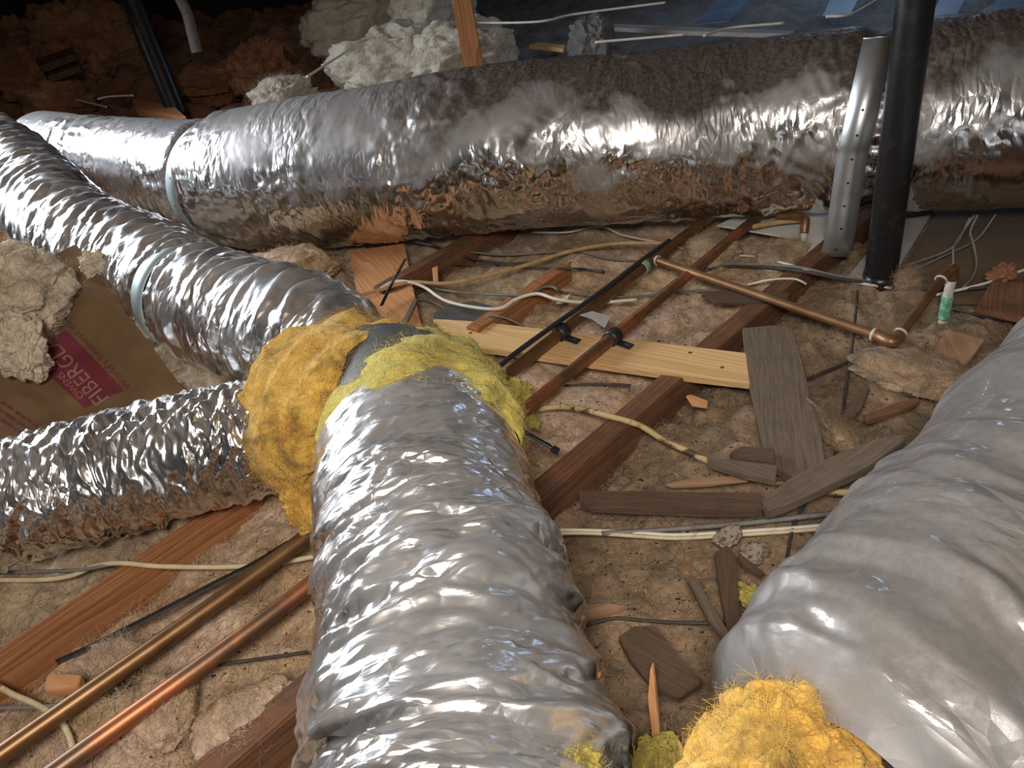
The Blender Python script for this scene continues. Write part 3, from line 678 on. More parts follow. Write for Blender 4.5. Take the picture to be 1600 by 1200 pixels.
tuft('insulation_tuft', (0.172, 0.358, .285), (.102, .080, .078), M['wool_yellow'], 'big orange yellow wad stuffed at the end of the right duct', 163, 0.5, 7000, .020, group=G_Y, amp=.6, nu=220, nv=160)
tuft('insulation_tuft', (-0.022, 0.400, .268), (.05, .034, .032), M['wool_lemon'], 'ragged yellow tuft on the centre duct at the bottom edge', 164, 0.2, 2500, .018, group=G_Y, amp=.55)
p = gp(1182, 935, .004); tuft('insulation_tuft', (p.x, p.y, p.z), (.022, .035, .012), M['wool_lemon'], 'flat yellow scrap against the left side of the right duct', 165, 0.6, 400, .010, group=G_Y, nu=70, nv=50)
p = gp(1010, 1190, .01); tuft('insulation_tuft', (p.x, p.y, p.z), (.05, .03, .02), M['wool_lemon'], 'dirty yellow scrap on the floor between the two near ducts', 166, 0.1, 600, .014, group=G_Y, nu=90, nv=60)

# ------------------------------------------------------------------ kraft faced batt, left
KR, KT, KL = at(285, 612, .045), at(128, 392, .30), at(0, 690, .05)
kn = (KT - KR).cross(KL - KR).normalized()
if kn.z < 0: kn = -kn
def kp(px, py): return on_plane(px, py, KR, kn)
ke1 = (kp(112, 504) - kp(204, 602)).normalized(); ke2 = kn.cross(ke1).normalized()
KO = kp(204, 602)
def ksurf(a, b, lift=0.0):
    a = np.asarray(a, float); b = np.asarray(b, float)
    d = 0.010 * pn(a / .12, b / .12, 0, 201) + crumple(a, b, 202, .05, .16, 6, 0.8, 1.2, .5, .0) * .05 + lift
    return np.array(KO) + a[..., None] * np.array(ke1) + b[..., None] * np.array(ke2) + d[..., None] * np.array(kn)
def kc(px, py):
    d = kp(px, py) - KO; return d.dot(ke1), d.dot(ke2)
def kpatch(name, quad, nu, nv, mat, lift):
    q = [np.array(kc(*p)) for p in quad]
    u = np.linspace(0, 1, nu)[:, None, None]; v = np.linspace(0, 1, nv)[None, :, None]
    ab = (1-u)*(1-v)*q[0] + u*(1-v)*q[1] + u*v*q[2] + (1-u)*v*q[3]
    V = ksurf(ab[..., 0], ab[..., 1], lift).reshape(-1, 3)
    return link_mesh(name, V, grid_faces(nu, nv), mat)
batt = empty('kraft_faced_batt', tuple(KL))
sheet = kpatch('kraft_facing', [(118, 380), (292, 615), (20, 770), (-190, 560)], 80, 80, M['kraft'], 0.0); under(batt, sheet)
under(sheet, kpatch('printed_block', [(194, 610), (103, 515), (48, 560), (132, 638)], 40, 30, M['ink'], .0016)); sheet.location = (0, 0, 0)
def ktext(txt, p0, p1, up, height, mat, lift, name='lettering'):
    cu = bpy.data.curves.new('t', 'FONT'); cu.body = txt; cu.size = 1.0; cu.resolution_u = 3
    to = bpy.data.objects.new('t', cu); col.objects.link(to)
    dg = bpy.context.evaluated_depsgraph_get(); me = to.evaluated_get(dg).to_mesh()
    co = np.array([v.co[:] for v in me.vertices]); fc = [tuple(p.vertices) for p in me.polygons]
    bpy.data.objects.remove(to); bpy.data.curves.remove(cu)
    a0, b0 = kc(*p0); a1, b1 = kc(*p1); w = co[:, 0].max() - co[:, 0].min()
    L = math.hypot(a1 - a0, b1 - b0); ex = np.array([(a1 - a0) / L, (b1 - b0) / L]); ey = np.array([-ex[1], ex[0]])
    if ey @ (np.array(kc(*up)) - np.array([a0, b0])) < 0: ey = -ey
    x = (co[:, 0] - co[:, 0].min()) / w * L; y = co[:, 1] / 0.70 * height
    ab = np.array([a0, b0]) + x[:, None] * ex + y[:, None] * ey
    return link_mesh(name, ksurf(ab[:, 0], ab[:, 1], lift), fc, mat, None, smooth=False)
for args in (("World's foremost insul", (206, 603), (100, 492), (150, 640), .017, M['ink'], .0018),
             ("FIBERGLA", (172, 622), (80, 524), (120, 650), .036, M['ink_pale'], .0032),
             ("OWENS  CORN", (134, 620), (62, 545), (90, 650), .015, M['ink_pale'], .0032)):
    under(sheet, ktext(*args))
rg = random.Random(4)
for r_ in range(3):          # rows of small maroon print, too faint to read
    for k_ in range(7):
        x0 = 6 + k_ * 9.5 + r_ * -7 + rg.uniform(-2, 2); y0 = 628 + (x0 - 6 + r_ * 7) * .67 + r_ * 9
        under(sheet, kpatch('print_mark', [(x0, y0), (x0 + 6.5, y0 + 4.4), (x0 + 4, y0 + 8), (x0 - 2.5, y0 + 3.6)], 3, 3, M['ink'], .0016))
cc = at(45, 455, .30)
wool_o, Vw = clump('wool_fill', (cc.x - .085, cc.y + .02, cc.z - .02), (.155, .14, .125), M['wool_batt'], 211, 0.3, .6, 240, 180); under(batt, wool_o)
under(batt, fuzz(None, Vw, 9000, .026, M['wool_batt'], 8, .00045))
cc2 = at(70, 540, .22)
wool_o, Vw = clump('wool_fill', (cc2.x - .055, cc2.y, cc2.z), (.055, .06, .075), M['wool_batt'], 217, 0.9, .8, 150, 110); under(batt, wool_o)
tag(batt, 'folded kraft-faced fibreglass batt with a maroon print block at the left edge', 'insulation')
p = at(148, 415, .27); tuft('insulation_tuft', (p.x, p.y, p.z), (.032, .03, .035), M['wool_batt'], 'small pink beige tuft between the kraft paper and the left duct', 218, 0, 300, .01, nu=80, nv=60)

# ------------------------------------------------------------------ insulation lumps behind and below the trunk duct
G_W = 'pale insulation clumps behind the trunk duct'
for px, py, z, rad, sd, lab in ((610, 105, .14, (.34, .26, .20), 231, 'large white insulation clump behind the trunk duct, left of the wooden brace'),
                                (725, 95, .14, (.30, .22, .19), 232, 'white insulation clump directly behind the wooden brace'),
                                (560, 40, .22, (.42, .30, .26), 233, 'greyish white insulation heap at the top edge'),
                                (445, 160, .08, (.22, .16, .12), 234, 'low white clump just behind the left strap of the trunk duct'),
                                (670, 30, .25, (.36, .25, .26), 235, 'dim insulation clump at the top edge beside the brace'),
                                (925, 75, .14, (.13, .12, .15), 236, 'small pointed grey clump peeking over the trunk duct')):
    p = at(px, py, z)
    tuft('insulation_clump', (p.x, p.y, p.z), rad, M['wool_white'] if sd != 236 else M['wool_grey'], lab, sd, 0.3 * sd, 2500, .05, group=G_W, nu=110, nv=76, amp=.6)
G_R = 'rust orange insulation lumps in the dark'
for px, py, z, rad, sd, lab in ((30, 75, .15, (.50, .30, .22), 241, 'pale orange insulation lump at the far left edge'),
                                (60, 120, .12, (.36, .24, .20), 242, 'orange lump just above the upper left duct'),
                                (130, 55, .22, (.42, .28, .28), 243, 'tall orange lump left of the thin black pipe'),
                                (180, 85, .12, (.30, .2, .22), 244, 'dark orange lump touching the thin black pipe'),
                                (415, 115, .10, (.24, .18, .18), 245, 'rusty lump right of the thin black pipe'),
                                (330, 130, .06, (.3, .2, .12), 246, 'low brown lump behind the left trunk section'),
                                (90, 165, .08, (.2, .14, .12), 247, 'small orange lump beside the foil duct shoulder')):
    p = at(px, py, z)
    tuft('insulation_lump', (p.x, p.y, p.z), rad, M['wool_rust'], lab, sd, 0.7 * sd, 0, group=G_R, nu=90, nv=60)
G_F = 'wool lumps on the attic floor'
for px, py, z, rad, sd, mt, lab in ((450, 420, .03, (.16, .10, .06), 251, 'wool_cream', 'cream wool lump under the trunk duct beside the orange board'),
                                    (1225, 405, -.01, (.10, .07, .04), 252, 'wool_tan', 'tan wool lump between copper pipe and hanging strap'),
                                    (1110, 395, .0, (.09, .08, .045), 253, 'wool_tan', 'tan wool lump between the two copper pipes at the back'),
                                    (1430, 580, .0, (.13, .07, .035), 254, 'wool_brown', 'brown wool roll below the copper elbow'),
                                    (1290, 660, .0, (.03, .10, .025), 255, 'wool_brown', 'twisted beige wool strand beside the wide weathered plank'),
                                    (260, 1105, -.01, (.07, .05, .03), 257, 'wool_cream', 'cream wool tuft between the two near copper pipes'),
                                    (180, 1030, -.01, (.06, .035, .025), 258, 'wool_cream', 'pale wool tuft beside the small orange wood block'),
                                    (380, 1130, -.01, (.08, .06, .03), 259, 'wool_cream', 'cream wool lump beside the red copper pipe'),
                                    (1420, 440, .01, (.035, .03, .03), 260, 'wool_brown', 'small brown wool lump at the foot of the black pipe')):
    p = at(px, py, z)
    tuft('insulation_lump', (p.x, p.y, p.z), rad, M[mt], lab, sd, 0.9 * sd, 2500, .024, group=G_F, nu=90, nv=60, amp=.5)

# ------------------------------------------------------------------ copper pipes
def pipe(name, pts, r, mat, label, cat='pipe', parent=None, group=None, sides=20, n=60):
    o = wire(name, pts, r, mat, None, n, sides)
    if label: move_origin(o, pts[len(pts) // 2]); tag(o, label, cat, group)
    return o
ZP = .036
p1 = [at(-60, 1222, .030), at(0, 1180, .030), at(490, 830, .034), at(790, 588, ZP), at(1000, 422, ZP), at(1112, 337, ZP), at(1170, 292, ZP)]
p2 = [at(20, 1253, .030), at(100, 1195, .030), at(485, 913, .034), at(810, 648, ZP), at(1000, 492, ZP), at(1197, 328, ZP), at(1260, 276, ZP)]
P1 = empty('copper_pipe', tuple(p1[2])); under(P1, pipe('tube', p1, .0145, M['copper_old'], None, n=140))
tag(P1, 'brown copper pipe, the upper left one of the parallel pair', 'pipe', 'long copper pipes')
P2 = empty('copper_pipe', tuple(p2[2])); under(P2, pipe('tube', p2, .0145, M['copper_red'], None, n=140))
tag(P2, 'worn reddish copper pipe, the lower right one of the parallel pair', 'pipe', 'long copper pipes')
def ring(name, c, axis, r, w, th, mat, parent):
    axis = Vector(axis).normalized(); q = Vector((0, 0, 1)).rotation_difference(axis); seg = 24; V = []
    for z, rr in ((-w/2, r), (-w/2, r + th), (w/2, r + th), (w/2, r)):
        for k in range(seg): V.append(Vector(c) + q @ Vector((rr * math.cos(2*math.pi*k/seg), rr * math.sin(2*math.pi*k/seg), z)))
    Fc = [(p*seg+k, p*seg+(k+1) % seg, ((p+1) % 4)*seg+(k+1) % seg, ((p+1) % 4)*seg+k) for p in range(4) for k in range(seg)]
    o = link_mesh(name, V, Fc, mat); 
    return under(parent, o)
ax1 = (p1[4] - p1[3]).normalized(); ax2 = (p2[4] - p2[3]).normalized()
tee = at(1012, 412, ZP)
ring('tee_fitting', tee, ax1, .0146, .050, .0035, M['copper_old'], P1)
ring('solder_joint', tee - ax1 * .028, ax1, .0148, .005, .0022, M['solder'], P1)
ring('green_corrosion', tee - ax1 * .018, ax1, .0146, .014, .0040, M['verdigris'], P1)
# branch line from the tee to the right
e1 = at(1375, 526, .040); br0 = at(1022, 405, .047)
eb = at(1400, 530, .040); br2 = at(1478, 428, .105)
BR = empty('copper_branch', tuple(e1))
under(BR, pipe('tube', [br0, br0.lerp(e1, .5), e1], .0105, M['copper_new'], None, n=60))
under(BR, pipe('elbow', [e1 - (e1 - br0).normalized() * .012, e1, at(1392, 534, .040), eb, eb + (br2 - eb).normalized() * .018], .0135, M['copper_new'], None, n=30))
under(BR, pipe('tube', [eb, eb.lerp(br2, .5), br2], .0105, M['copper_old'], None, n=40))
dn = at(1478, 490, .0); br3 = br2 + (br2 - eb).normalized() * .014 + Vector((0.008, 0, 0))
under(BR, pipe('elbow', [br2 - (br2 - eb).normalized() * .02, br2, br3, br3 + Vector((0.004, 0, -.025))], .0130, M['copper_old'], None, n=30))
bot = Vector((br3.x + .004, br3.y, -.04))
under(BR, pipe('tube', [br3 + Vector((0.004, 0, -.02)), br3.lerp(bot, .5), bot], .0105, M['solder'], None, n=30))
under(BR, pipe('green_corrosion', [br3.lerp(bot, .45), br3.lerp(bot, .65), br3.lerp(bot, .86)], .0122, M['verdigris'], None, n=20))
ring('solder_joint', e1 - (e1 - br0).normalized() * .014, (e1 - br0), .0108, .006, .0034, M['solder'], BR)
ring('solder_joint', eb + (br2 - eb).normalized() * .020, (br2 - eb), .0108, .006, .0034, M['solder'], BR)
ring('solder_joint', br2 - (br2 - eb).normalized() * .022, (br2 - eb), .0108, .005, .0030, M['solder'], BR)
ring('solder_joint', br0 + (e1 - br0).normalized() * .012, (e1 - br0), .0108, .005, .0028, M['solder'], BR)
tag(BR, 'thin copper branch pipe with two elbows and a green corroded riser at right', 'pipe')
# small copper elbow behind
q0 = at(1215, 338, .05); q1 = at(1250, 338, .06); q2 = at(1258, 350, .055); q3 = at(1253, 398, -.02)
SP = empty('copper_elbow_pipe', tuple(q3))
under(SP, pipe('elbow', [q0, q1, q1.lerp(q2, .6) + Vector((.006, 0, .004)), q2, q2.lerp(q3, .3)], .0115, M['copper_new'], None, n=36))
under(SP, pipe('tube', [q2.lerp(q3, .3), q3], .0095, M['solder'], None, n=16))
under(SP, pipe('green_corrosion', [q2.lerp(q3, .72), q3], .0105, M['verdigris'], None, n=12))
tag(SP, 'small copper elbow turning down under the trunk duct beside the strap', 'pipe')
pipe('tan_tube', [at(1175, 355, .03), at(1215, 347, .035), at(1252, 343, .04)], .008, M['wire_tan'], 'short tan tube behind the worn copper pipe', 'pipe')

# ------------------------------------------------------------------ boards and scraps (outline on a level plane, real thickness)
def slab(name, outline, z, thick, mat, label=None, cat='wood scrap', group=None, zs=None, parent=None, seed=0):
    pts = [at(x, y, z if zs is None else zs[i]) for i, (x, y) in enumerate(outline)]
    # long axis
    L = 0; ax = Vector((1, 0, 0))
    for a in pts:
        for b in pts:
            if (a - b).length > L: L = (a - b).length; ax = (b - a).normalized()
    c = sum(pts, Vector()) / len(pts)
    X = Vector((ax.x, ax.y, 0)).normalized(); Y = Vector((-X.y, X.x, 0)); R = Matrix((X, Y, Vector((0, 0, 1))))
    bm = bmesh.new(); vs_ = [bm.verts.new(R @ (p - c)) for p in pts]
    f = bm.faces.new(vs_)
    if f.normal.z < 0 or True:
        bm.normal_update()
        if f.normal.z < 0: f.normal_flip()
    ex = bmesh.ops.extrude_face_region(bm, geom=[f]); nv = [g for g in ex['geom'] if isinstance(g, bmesh.types.BMVert)]
    bmesh.ops.translate(bm, vec=(0, 0, -thick), verts=nv)
    bmesh.ops.recalc_face_normals(bm, faces=bm.faces)
    bmesh.ops.bevel(bm, geom=list(bm.edges), offset=min(.0018, thick * .2), segments=2, affect='EDGES')
    me = bpy.data.meshes.new(name); bm.to_mesh(me); bm.free(); me.materials.append(mat)
    o = bpy.data.objects.new(name, me); col.objects.link(o)
    o.matrix_world = Matrix.Translation(c) @ R.transposed().to_4x4()
    if label: tag(o, label, cat, group)
    return o
# pale pine board under the copper pipes
PB = empty('pine_board', tuple(at(930, 540, .0)))
under(PB, slab('board', [(676, 498), (700, 499), (760, 503), (850, 514), (960, 528), (1080, 541), (1184, 553), (1180, 575), (1172, 598), (1080, 588), (960, 572), (860, 558), (742, 541), (700, 518)], .020, .018, M['pine']))
for kx, ky in ((735, 520), (1078, 551), (1128, 574)):
    under(PB, disc('knot', at(kx, ky, .0202), (0, 0, 1), .0045, .0006, M['joist_old'], None))
tag(PB, 'pale new pine board lying across the joists beneath the copper pipes', 'board')

def clip(c, axis, label):
    r = empty('pipe_clip', (c.x, c.y, .02)); axis = axis.normalized()
    ring('clip_ring', c, axis, .0150, .030, .0042, M['black'], r)
    side = axis.cross(Vector((0, 0, 1))).normalized()
    Mx, L = frame_from(c + side * .012 + Vector((0, 0, -.010)), c + side * .052 + Vector((0, 0, -.012)))
    under(r, box_mesh('tab', M['black'], None, Mx, L, .022, .005, .0015))
    under(r, disc('screw', c + side * .038 + Vector((0, 0, -.0085)), (0, 0, 1), .004, .0012, M['slate'], None))
    Mx, L = frame_from(c - side * .012 + Vector((0, 0, -.006)), c - side * .030 + Vector((0, 0, -.010)))
    under(r, box_mesh('lug', M['black'], None, Mx, L, .018, .006, .0015))
    return tag(r, label, 'pipe clip', 'black pipe clips')
def on_line(pts, px):   # world point of the pipe at image column px
    for a, b in zip(pts, pts[1:]):
        for k in range(101):
            q = a.lerp(b, k / 100); v = q - EYE; dd = v.dot(_f); x = 800 + F * v.dot(_r) / dd
            if x >= px: return q
    return pts[-1]
clip(on_line(p1, 876), ax1, 'black plastic clip on the left copper pipe at the pine board')
clip(on_line(p2, 957), ax2, 'black plastic clip on the right copper pipe at the pine board')

G_S = 'weathered wood scraps on the insulation'
slab('plank', [(1160, 512), (1205, 508), (1238, 511), (1252, 560), (1268, 620), (1284, 680), (1292, 735), (1240, 748), (1212, 728), (1196, 706), (1184, 650), (1170, 590)], .022, .020, M['grey_wood'], 'widest weathered grey plank, tapering, right of the pine board end', 'plank', G_S)
slab('plank', [(1190, 782), (1225, 752), (1300, 712), (1370, 685), (1405, 678), (1417, 686), (1360, 728), (1290, 762), (1225, 792), (1200, 800)], .050, .018, M['grey_wood'], 'long grey plank slanting up toward the right duct', 'plank', G_S, zs=[.036, .036, .042, .048, .05, .05, .048, .042, .036, .036])
slab('plank', [(905, 766), (1000, 766), (1090, 768), (1185, 768), (1196, 780), (1190, 797), (1100, 798), (1000, 794), (925, 790), (905, 782)], .018, .018, M['grey_wood2'], 'level brown plank ending under the slanting grey plank', 'plank', G_S)
slab('wood_piece', [(1105, 712), (1150, 719), (1215, 726), (1212, 752), (1160, 742), (1106, 724)], .034, .012, M['grey_wood'], 'short grey strip lying over the cream cable', 'wood scrap', G_S)
slab('wood_piece', [(1139, 708), (1158, 696), (1210, 700), (1211, 723), (1175, 720)], .036, .014, M['grey_wood2'], 'small dark block wedged against the widest grey plank', 'wood scrap', G_S)
slab('wood_splinter', [(1040, 756), (1075, 748), (1160, 742), (1170, 750), (1100, 758), (1050, 760)], .012, .006, M['tan_ply'], 'thin tan splinter just above the level brown plank', 'wood scrap', G_S)
slab('wood_piece', [(1350, 650), (1395, 630), (1436, 620), (1438, 628), (1400, 645), (1356, 658)], .018, .010, M['joist_old'], 'small reddish stick near the right duct', 'wood scrap', G_S)
slab('wood_piece', [(1308, 665), (1330, 625), (1350, 602), (1360, 606), (1345, 640), (1318, 668)], .016, .010, M['grey_wood2'], 'dark splintered stick beside the small reddish stick', 'wood scrap', G_S)
slab('plank', [(1116, 862), (1138, 852), (1150, 870), (1154, 930), (1158, 995), (1140, 1000), (1128, 940), (1120, 895)], .014, .012, M['grey_wood2'], 'narrow upright dark plank below the mortar lumps', 'plank', G_S)
slab('wood_stick', [(1075, 905), (1086, 897), (1112, 945), (1148, 1000), (1142, 1012), (1105, 965)], .024, .012, M['grey_wood'], 'slim grey stick crossing the narrow dark plank', 'wood scrap', G_S)
slab('plank', [(966, 994), (990, 978), (1022, 976), (1060, 1025), (1096, 1066), (1060, 1090), (1018, 1070), (985, 1030)], .012, .014, M['grey_wood2'], 'broad dark brown board end in the lower middle', 'plank', G_S)
slab('wood_stick', [(1152, 866), (1162, 868), (1195, 895), (1190, 900), (1160, 885)], .014, .007, M['grey_wood2'], 'tiny dark stick beside the mortar lump', 'wood scrap', G_S)
slab('wood_piece', [(912, 944), (950, 942), (982, 946), (965, 955), (935, 962), (914, 965)], .006, .008, M['tan_ply'], 'flat tan scrap against the right side of the centre duct', 'wood scrap', G_S)
slab('wood_piece', [(1072, 618), (1080, 616), (1106, 626), (1105, 636), (1082, 633)], .018, .005, M['pine_orange'], 'pale curled wood flake below the pine board', 'wood scrap', G_S)
slab('wood_piece', [(1095, 460), (1130, 452), (1185, 458), (1235, 456), (1232, 466), (1180, 472), (1120, 472)], .02, .008, M['grey_wood2'], 'flat brown strip behind the thin copper branch pipe', 'wood scrap', G_S)
slab('plywood_block', [(1455, 556), (1478, 514), (1540, 530), (1508, 572)], .020, .014, M['tan_ply'], 'square tan wood block at the far right', 'wood block')
slab('wood_splinter', [(1016, 1042), (1021, 1032), (1028, 1085), (1031, 1145), (1019, 1149), (1012, 1090)], .035, .006, M['pine_orange'], 'bright orange splinter standing beside the dark board end', 'wood scrap', zs=[.06, .065, .03, .005, .005, .03])
slab('wood_block', [(72, 1057), (76, 1052), (126, 1054), (122, 1074), (70, 1080)], .022, .018, M['pine_orange'], 'small orange wood block beside the left copper pipe', 'wood block')
slab('wood_piece', [(1525, 480), (1560, 420), (1600, 412), (1640, 440), (1600, 497)], .014, .016, M['joist_old'], 'reddish brown wood piece at the right edge below the brown panel', 'wood scrap')
# upright-looking orange boards under the trunk duct
slab('pine_block', [(545, 392), (632, 380), (656, 505), (600, 520), (560, 470)], .012, .022, M['pine_orange'], 'sunlit orange board standing out beneath the trunk duct', 'board')
slab('pine_block', [(594, 462), (646, 450), (658, 508), (612, 512)], .020, .007, M['pine_orange'], 'shorter orange board on top of the sunlit board', 'board')
slab('wood_stick', [(626, 505), (646, 466), (653, 468), (634, 508)], .034, .008, M['grey_wood'], 'dark stick leaning on the shorter orange board', 'wood scrap')
slab('wood_strip', [(675, 418), (684, 415), (685, 440), (677, 440)], .05, .008, M['pine_orange'], 'small orange strip on the dark joist under the trunk duct', 'wood scrap')
slab('dark_flashing', [(676, 490), (700, 476), (740, 470), (775, 480), (772, 500), (730, 512), (680, 508)], .012, .004, M['slate'], 'dark grey scrap sheet behind the left end of the pine board', 'sheet')
# panels at the back right
slab('brown_panel', [(1395, 440), (1465, 330), (1700, 270), (1700, 470), (1590, 470), (1480, 470)], -.012, .012, M['gypsum_brown'], 'flat brown panel on the floor at the far right', 'panel')
slab('pale_panel', [(1330, 425), (1395, 345), (1455, 335), (1400, 425), (1370, 445)], -.004, .010, M['pale_panel'], 'pale grey panel behind the black pipe base', 'panel')
slab('white_sheet', [(1120, 352), (1175, 325), (1330, 330), (1330, 365), (1258, 404), (1225, 370)], .010, .004, M['white_sheet'], 'white sheet on the floor under the trunk duct', 'sheet')
slab('paper_scrap', [(905, 492), (925, 486), (955, 494), (945, 512), (925, 498)], .060, .0015, M['pale_panel'], 'torn grey paper scrap on the left copper pipe', 'paper')
slab('foil_scrap', [(880, 464), (892, 458), (884, 472), (868, 474)], .026, .003, M['wool_batt'], 'pale torn scrap beside the white wire', 'paper')

# mortar lumps
for px, py, rad, sd, lab in ((1138, 838, (.028, .018, .016), 271, 'pitted mortar lump at the top of the narrow dark plank'), (1178, 864, (.024, .020, .014), 272, 'round pitted mortar lump right of the other one')):
    p = gp(px, py, .014); o, V = clump('mortar_lump', (0, 0, 0), rad, M['mortar'], sd, 0.4, .6, 60, 44); o.location = p
    tag(o, lab, 'rubble', 'mortar lumps')

# ------------------------------------------------------------------ upright things
VR = empty('vent_pipe', (0.976, 1.709, -.02))
vb = at(1376, 436, -.005); vt = Vector((vb.x - .015, vb.y + .03, 1.3))
o = wire('pipe_wall', [vb + Vector((0, 0, -.05)), vb.lerp(vt, .5), vt], .0385, M['abs'], None, 40, 40); under(VR, o)
ring('pipe_collar', vb + Vector((0, 0, .004)), (0, 0, 1), .0388, .03, .004, M['abs'], VR)
tag(VR, 'thick black plastic vent pipe standing in front of the trunk duct', 'pipe', 'black vent pipes')
lb = at(285, 195, .0); lt = dep(205, 0, 4.2); lt = lb + (lt - lb) * 2
VL = empty('vent_pipe', tuple(lb)); under(VL, wire('pipe_wall', [lb + Vector((0, 0, -.06)), lb.lerp(lt, .5), lt], .056, M['abs'], None, 30, 32))
ring('pipe_collar', lb.lerp(lt, .02), lt - lb, .0565, .05, .005, M['abs'], VL)
tag(VL, 'thin black vent pipe in the dark upper left', 'pipe', 'black vent pipes')
bb0 = dep(745, 130, 2.95); bb1 = dep(714, -40, 3.05)
Mx, L = frame_from(bb0 + (bb0 - bb1) * .6, bb1 + (bb1 - bb0) * 1.0, up=(0, 1, 0))
o = box_mesh('wooden_brace', M['joist'], None, Mx, L, .075, .035, .003, 3, .0006, 20); tag(o, 'orange wooden brace rising behind the trunk duct', 'brace')
fs = [dep(272, -20, 4.0), dep(292, 20, 4.0), dep(300, 50, 4.0), dep(308, 82, 4.02)]
so, _, _ = strip('hanging_strip', fs, .055, M['fabric'], (1, 0.1, 0), .004); tag(so, 'pale limp strip hanging beside the thin black pipe', 'strip')
G_T = 'timber scraps in the dark upper left'
for out, z, lab in (([(205, 152), (272, 166), (290, 182), (212, 170)], .10, 'short orange timber offcut at the foot of the thin black pipe'),
                    ([(55, 92), (112, 74), (116, 84), (62, 104)], .30, 'upper dark timber strip among the orange lumps'),
                    ([(66, 110), (120, 92), (124, 102), (74, 120)], .24, 'middle dark timber strip among the orange lumps'),
                    ([(88, 122), (120, 115), (121, 124), (92, 132)], .18, 'lower dark timber strip among the orange lumps')):
    slab('timber_offcut', out, z, .04, M['joist_old'] if z > .12 else M['pine_orange'], lab, 'timber', G_T)
# film coloured with blue eave daylight, and pale slats, far right top
G_B = 'blue-lit plastic film at the back'
for out, z, lab in (([(1085, 38), (1120, 0), (1180, -10), (1140, 32)], .16, 'leftmost blue-lit film strip at the top edge'),
                    ([(1285, 25), (1300, -8), (1345, -10), (1330, 20)], .16, 'middle blue-lit film strip at the top edge'),
                    ([(1452, 30), (1470, -5), (1510, -5), (1490, 34)], .16, 'blue-lit film strip right of the black pipe'),
                    ([(1525, 22), (1560, 0), (1640, -8), (1640, 18)], .14, 'blue-lit film strip in the top right corner')):
    slab('blue_lit_film', out, z, .006, M['blue_lit_film'], lab, 'film', G_B)
slab('lath_strip', [(942, 36), (1080, 42), (1240, 48), (1240, 53), (1080, 49), (942, 42)], .16, .02, M['pale_panel'], 'long pale lath behind the trunk duct', 'lath')
slab('lath_strip', [(826, 70), (840, 66), (884, 70), (880, 76)], .14, .02, M['pine'], 'short pale lath beside the small grey clump', 'lath')

# ------------------------------------------------------------------ wires and cables
def cable(name, pix, r, mat, label, cat='cable', off=None, zs=None, group=None, flat=1.0):
    off = r + .004 if off is None else off
    pts = [(gp(x, y, off) if zs is None else at(x, y, zs[i])) for i, (x, y) in enumerate(pix)]
    # keep the run smooth in height, resting on the highest lumps
    if zs is None:
        z = [p.z for p in pts]
        for i in range(len(pts)):
            zz = max(z[max(0, i-1):i+2]) * .5 + z[i] * .5
            pts[i] = at(*pix[i], zz)
        # where the run crosses a joist it rides over its top edge
        dense, _q = spline([tuple(p) for p in pts], max(12, 6 * len(pts))); up = []
        for q in dense:
            sp = support(q[0], q[1]) + r
            if q[2] < sp:
                e = Vector(q) - EYE; q = EYE + e * ((sp - CH) / e.z)
            up.append(Vector(q))
        pts = up
    o = wire(name, pts, r, mat, None, flat=flat); move_origin(o, pts[len(pts) // 2]); return tag(o, label, cat, group)
G_C = 'electrical cables'
cable('flat_cable', [(548, 466), (600, 451), (640, 441), (700, 443), (760, 431), (830, 412), (890, 393), (960, 381), (1035, 380)], .0055, M['wire_tan'], 'flat tan cable sweeping right under the trunk duct', group=G_C, zs=[.07, .06, .055, .05, .045, .04, .04, .045, .05], flat=1.0)
cable('white_cable', [(588, 456), (615, 440), (645, 442), (667, 451), (682, 462), (699, 471), (727, 478), (765, 483), (787, 480), (808, 467), (839, 459), (867, 467), (891, 471), (936, 473), (970, 470), (995, 468)], .0045, M['wire_white'], 'wavy white cable sagging behind the pine board', group=G_C, zs=[.06, .06, .055, .045, .04, .035, .035, .035, .036, .04, .045, .042, .036, .016, .014, .014])
cable('white_cable', [(832, 363), (885, 363), (925, 355), (947, 356), (975, 368), (1035, 380), (1080, 392), (1104, 398), (1170, 400), (1200, 406), (1235, 414), (1273, 427), (1335, 441), (1392, 450)], .0035, M['wire_white'], 'thin white wire running right from the trunk duct to the vent pipe base', group=G_C)
G_D = 'dark old wires'
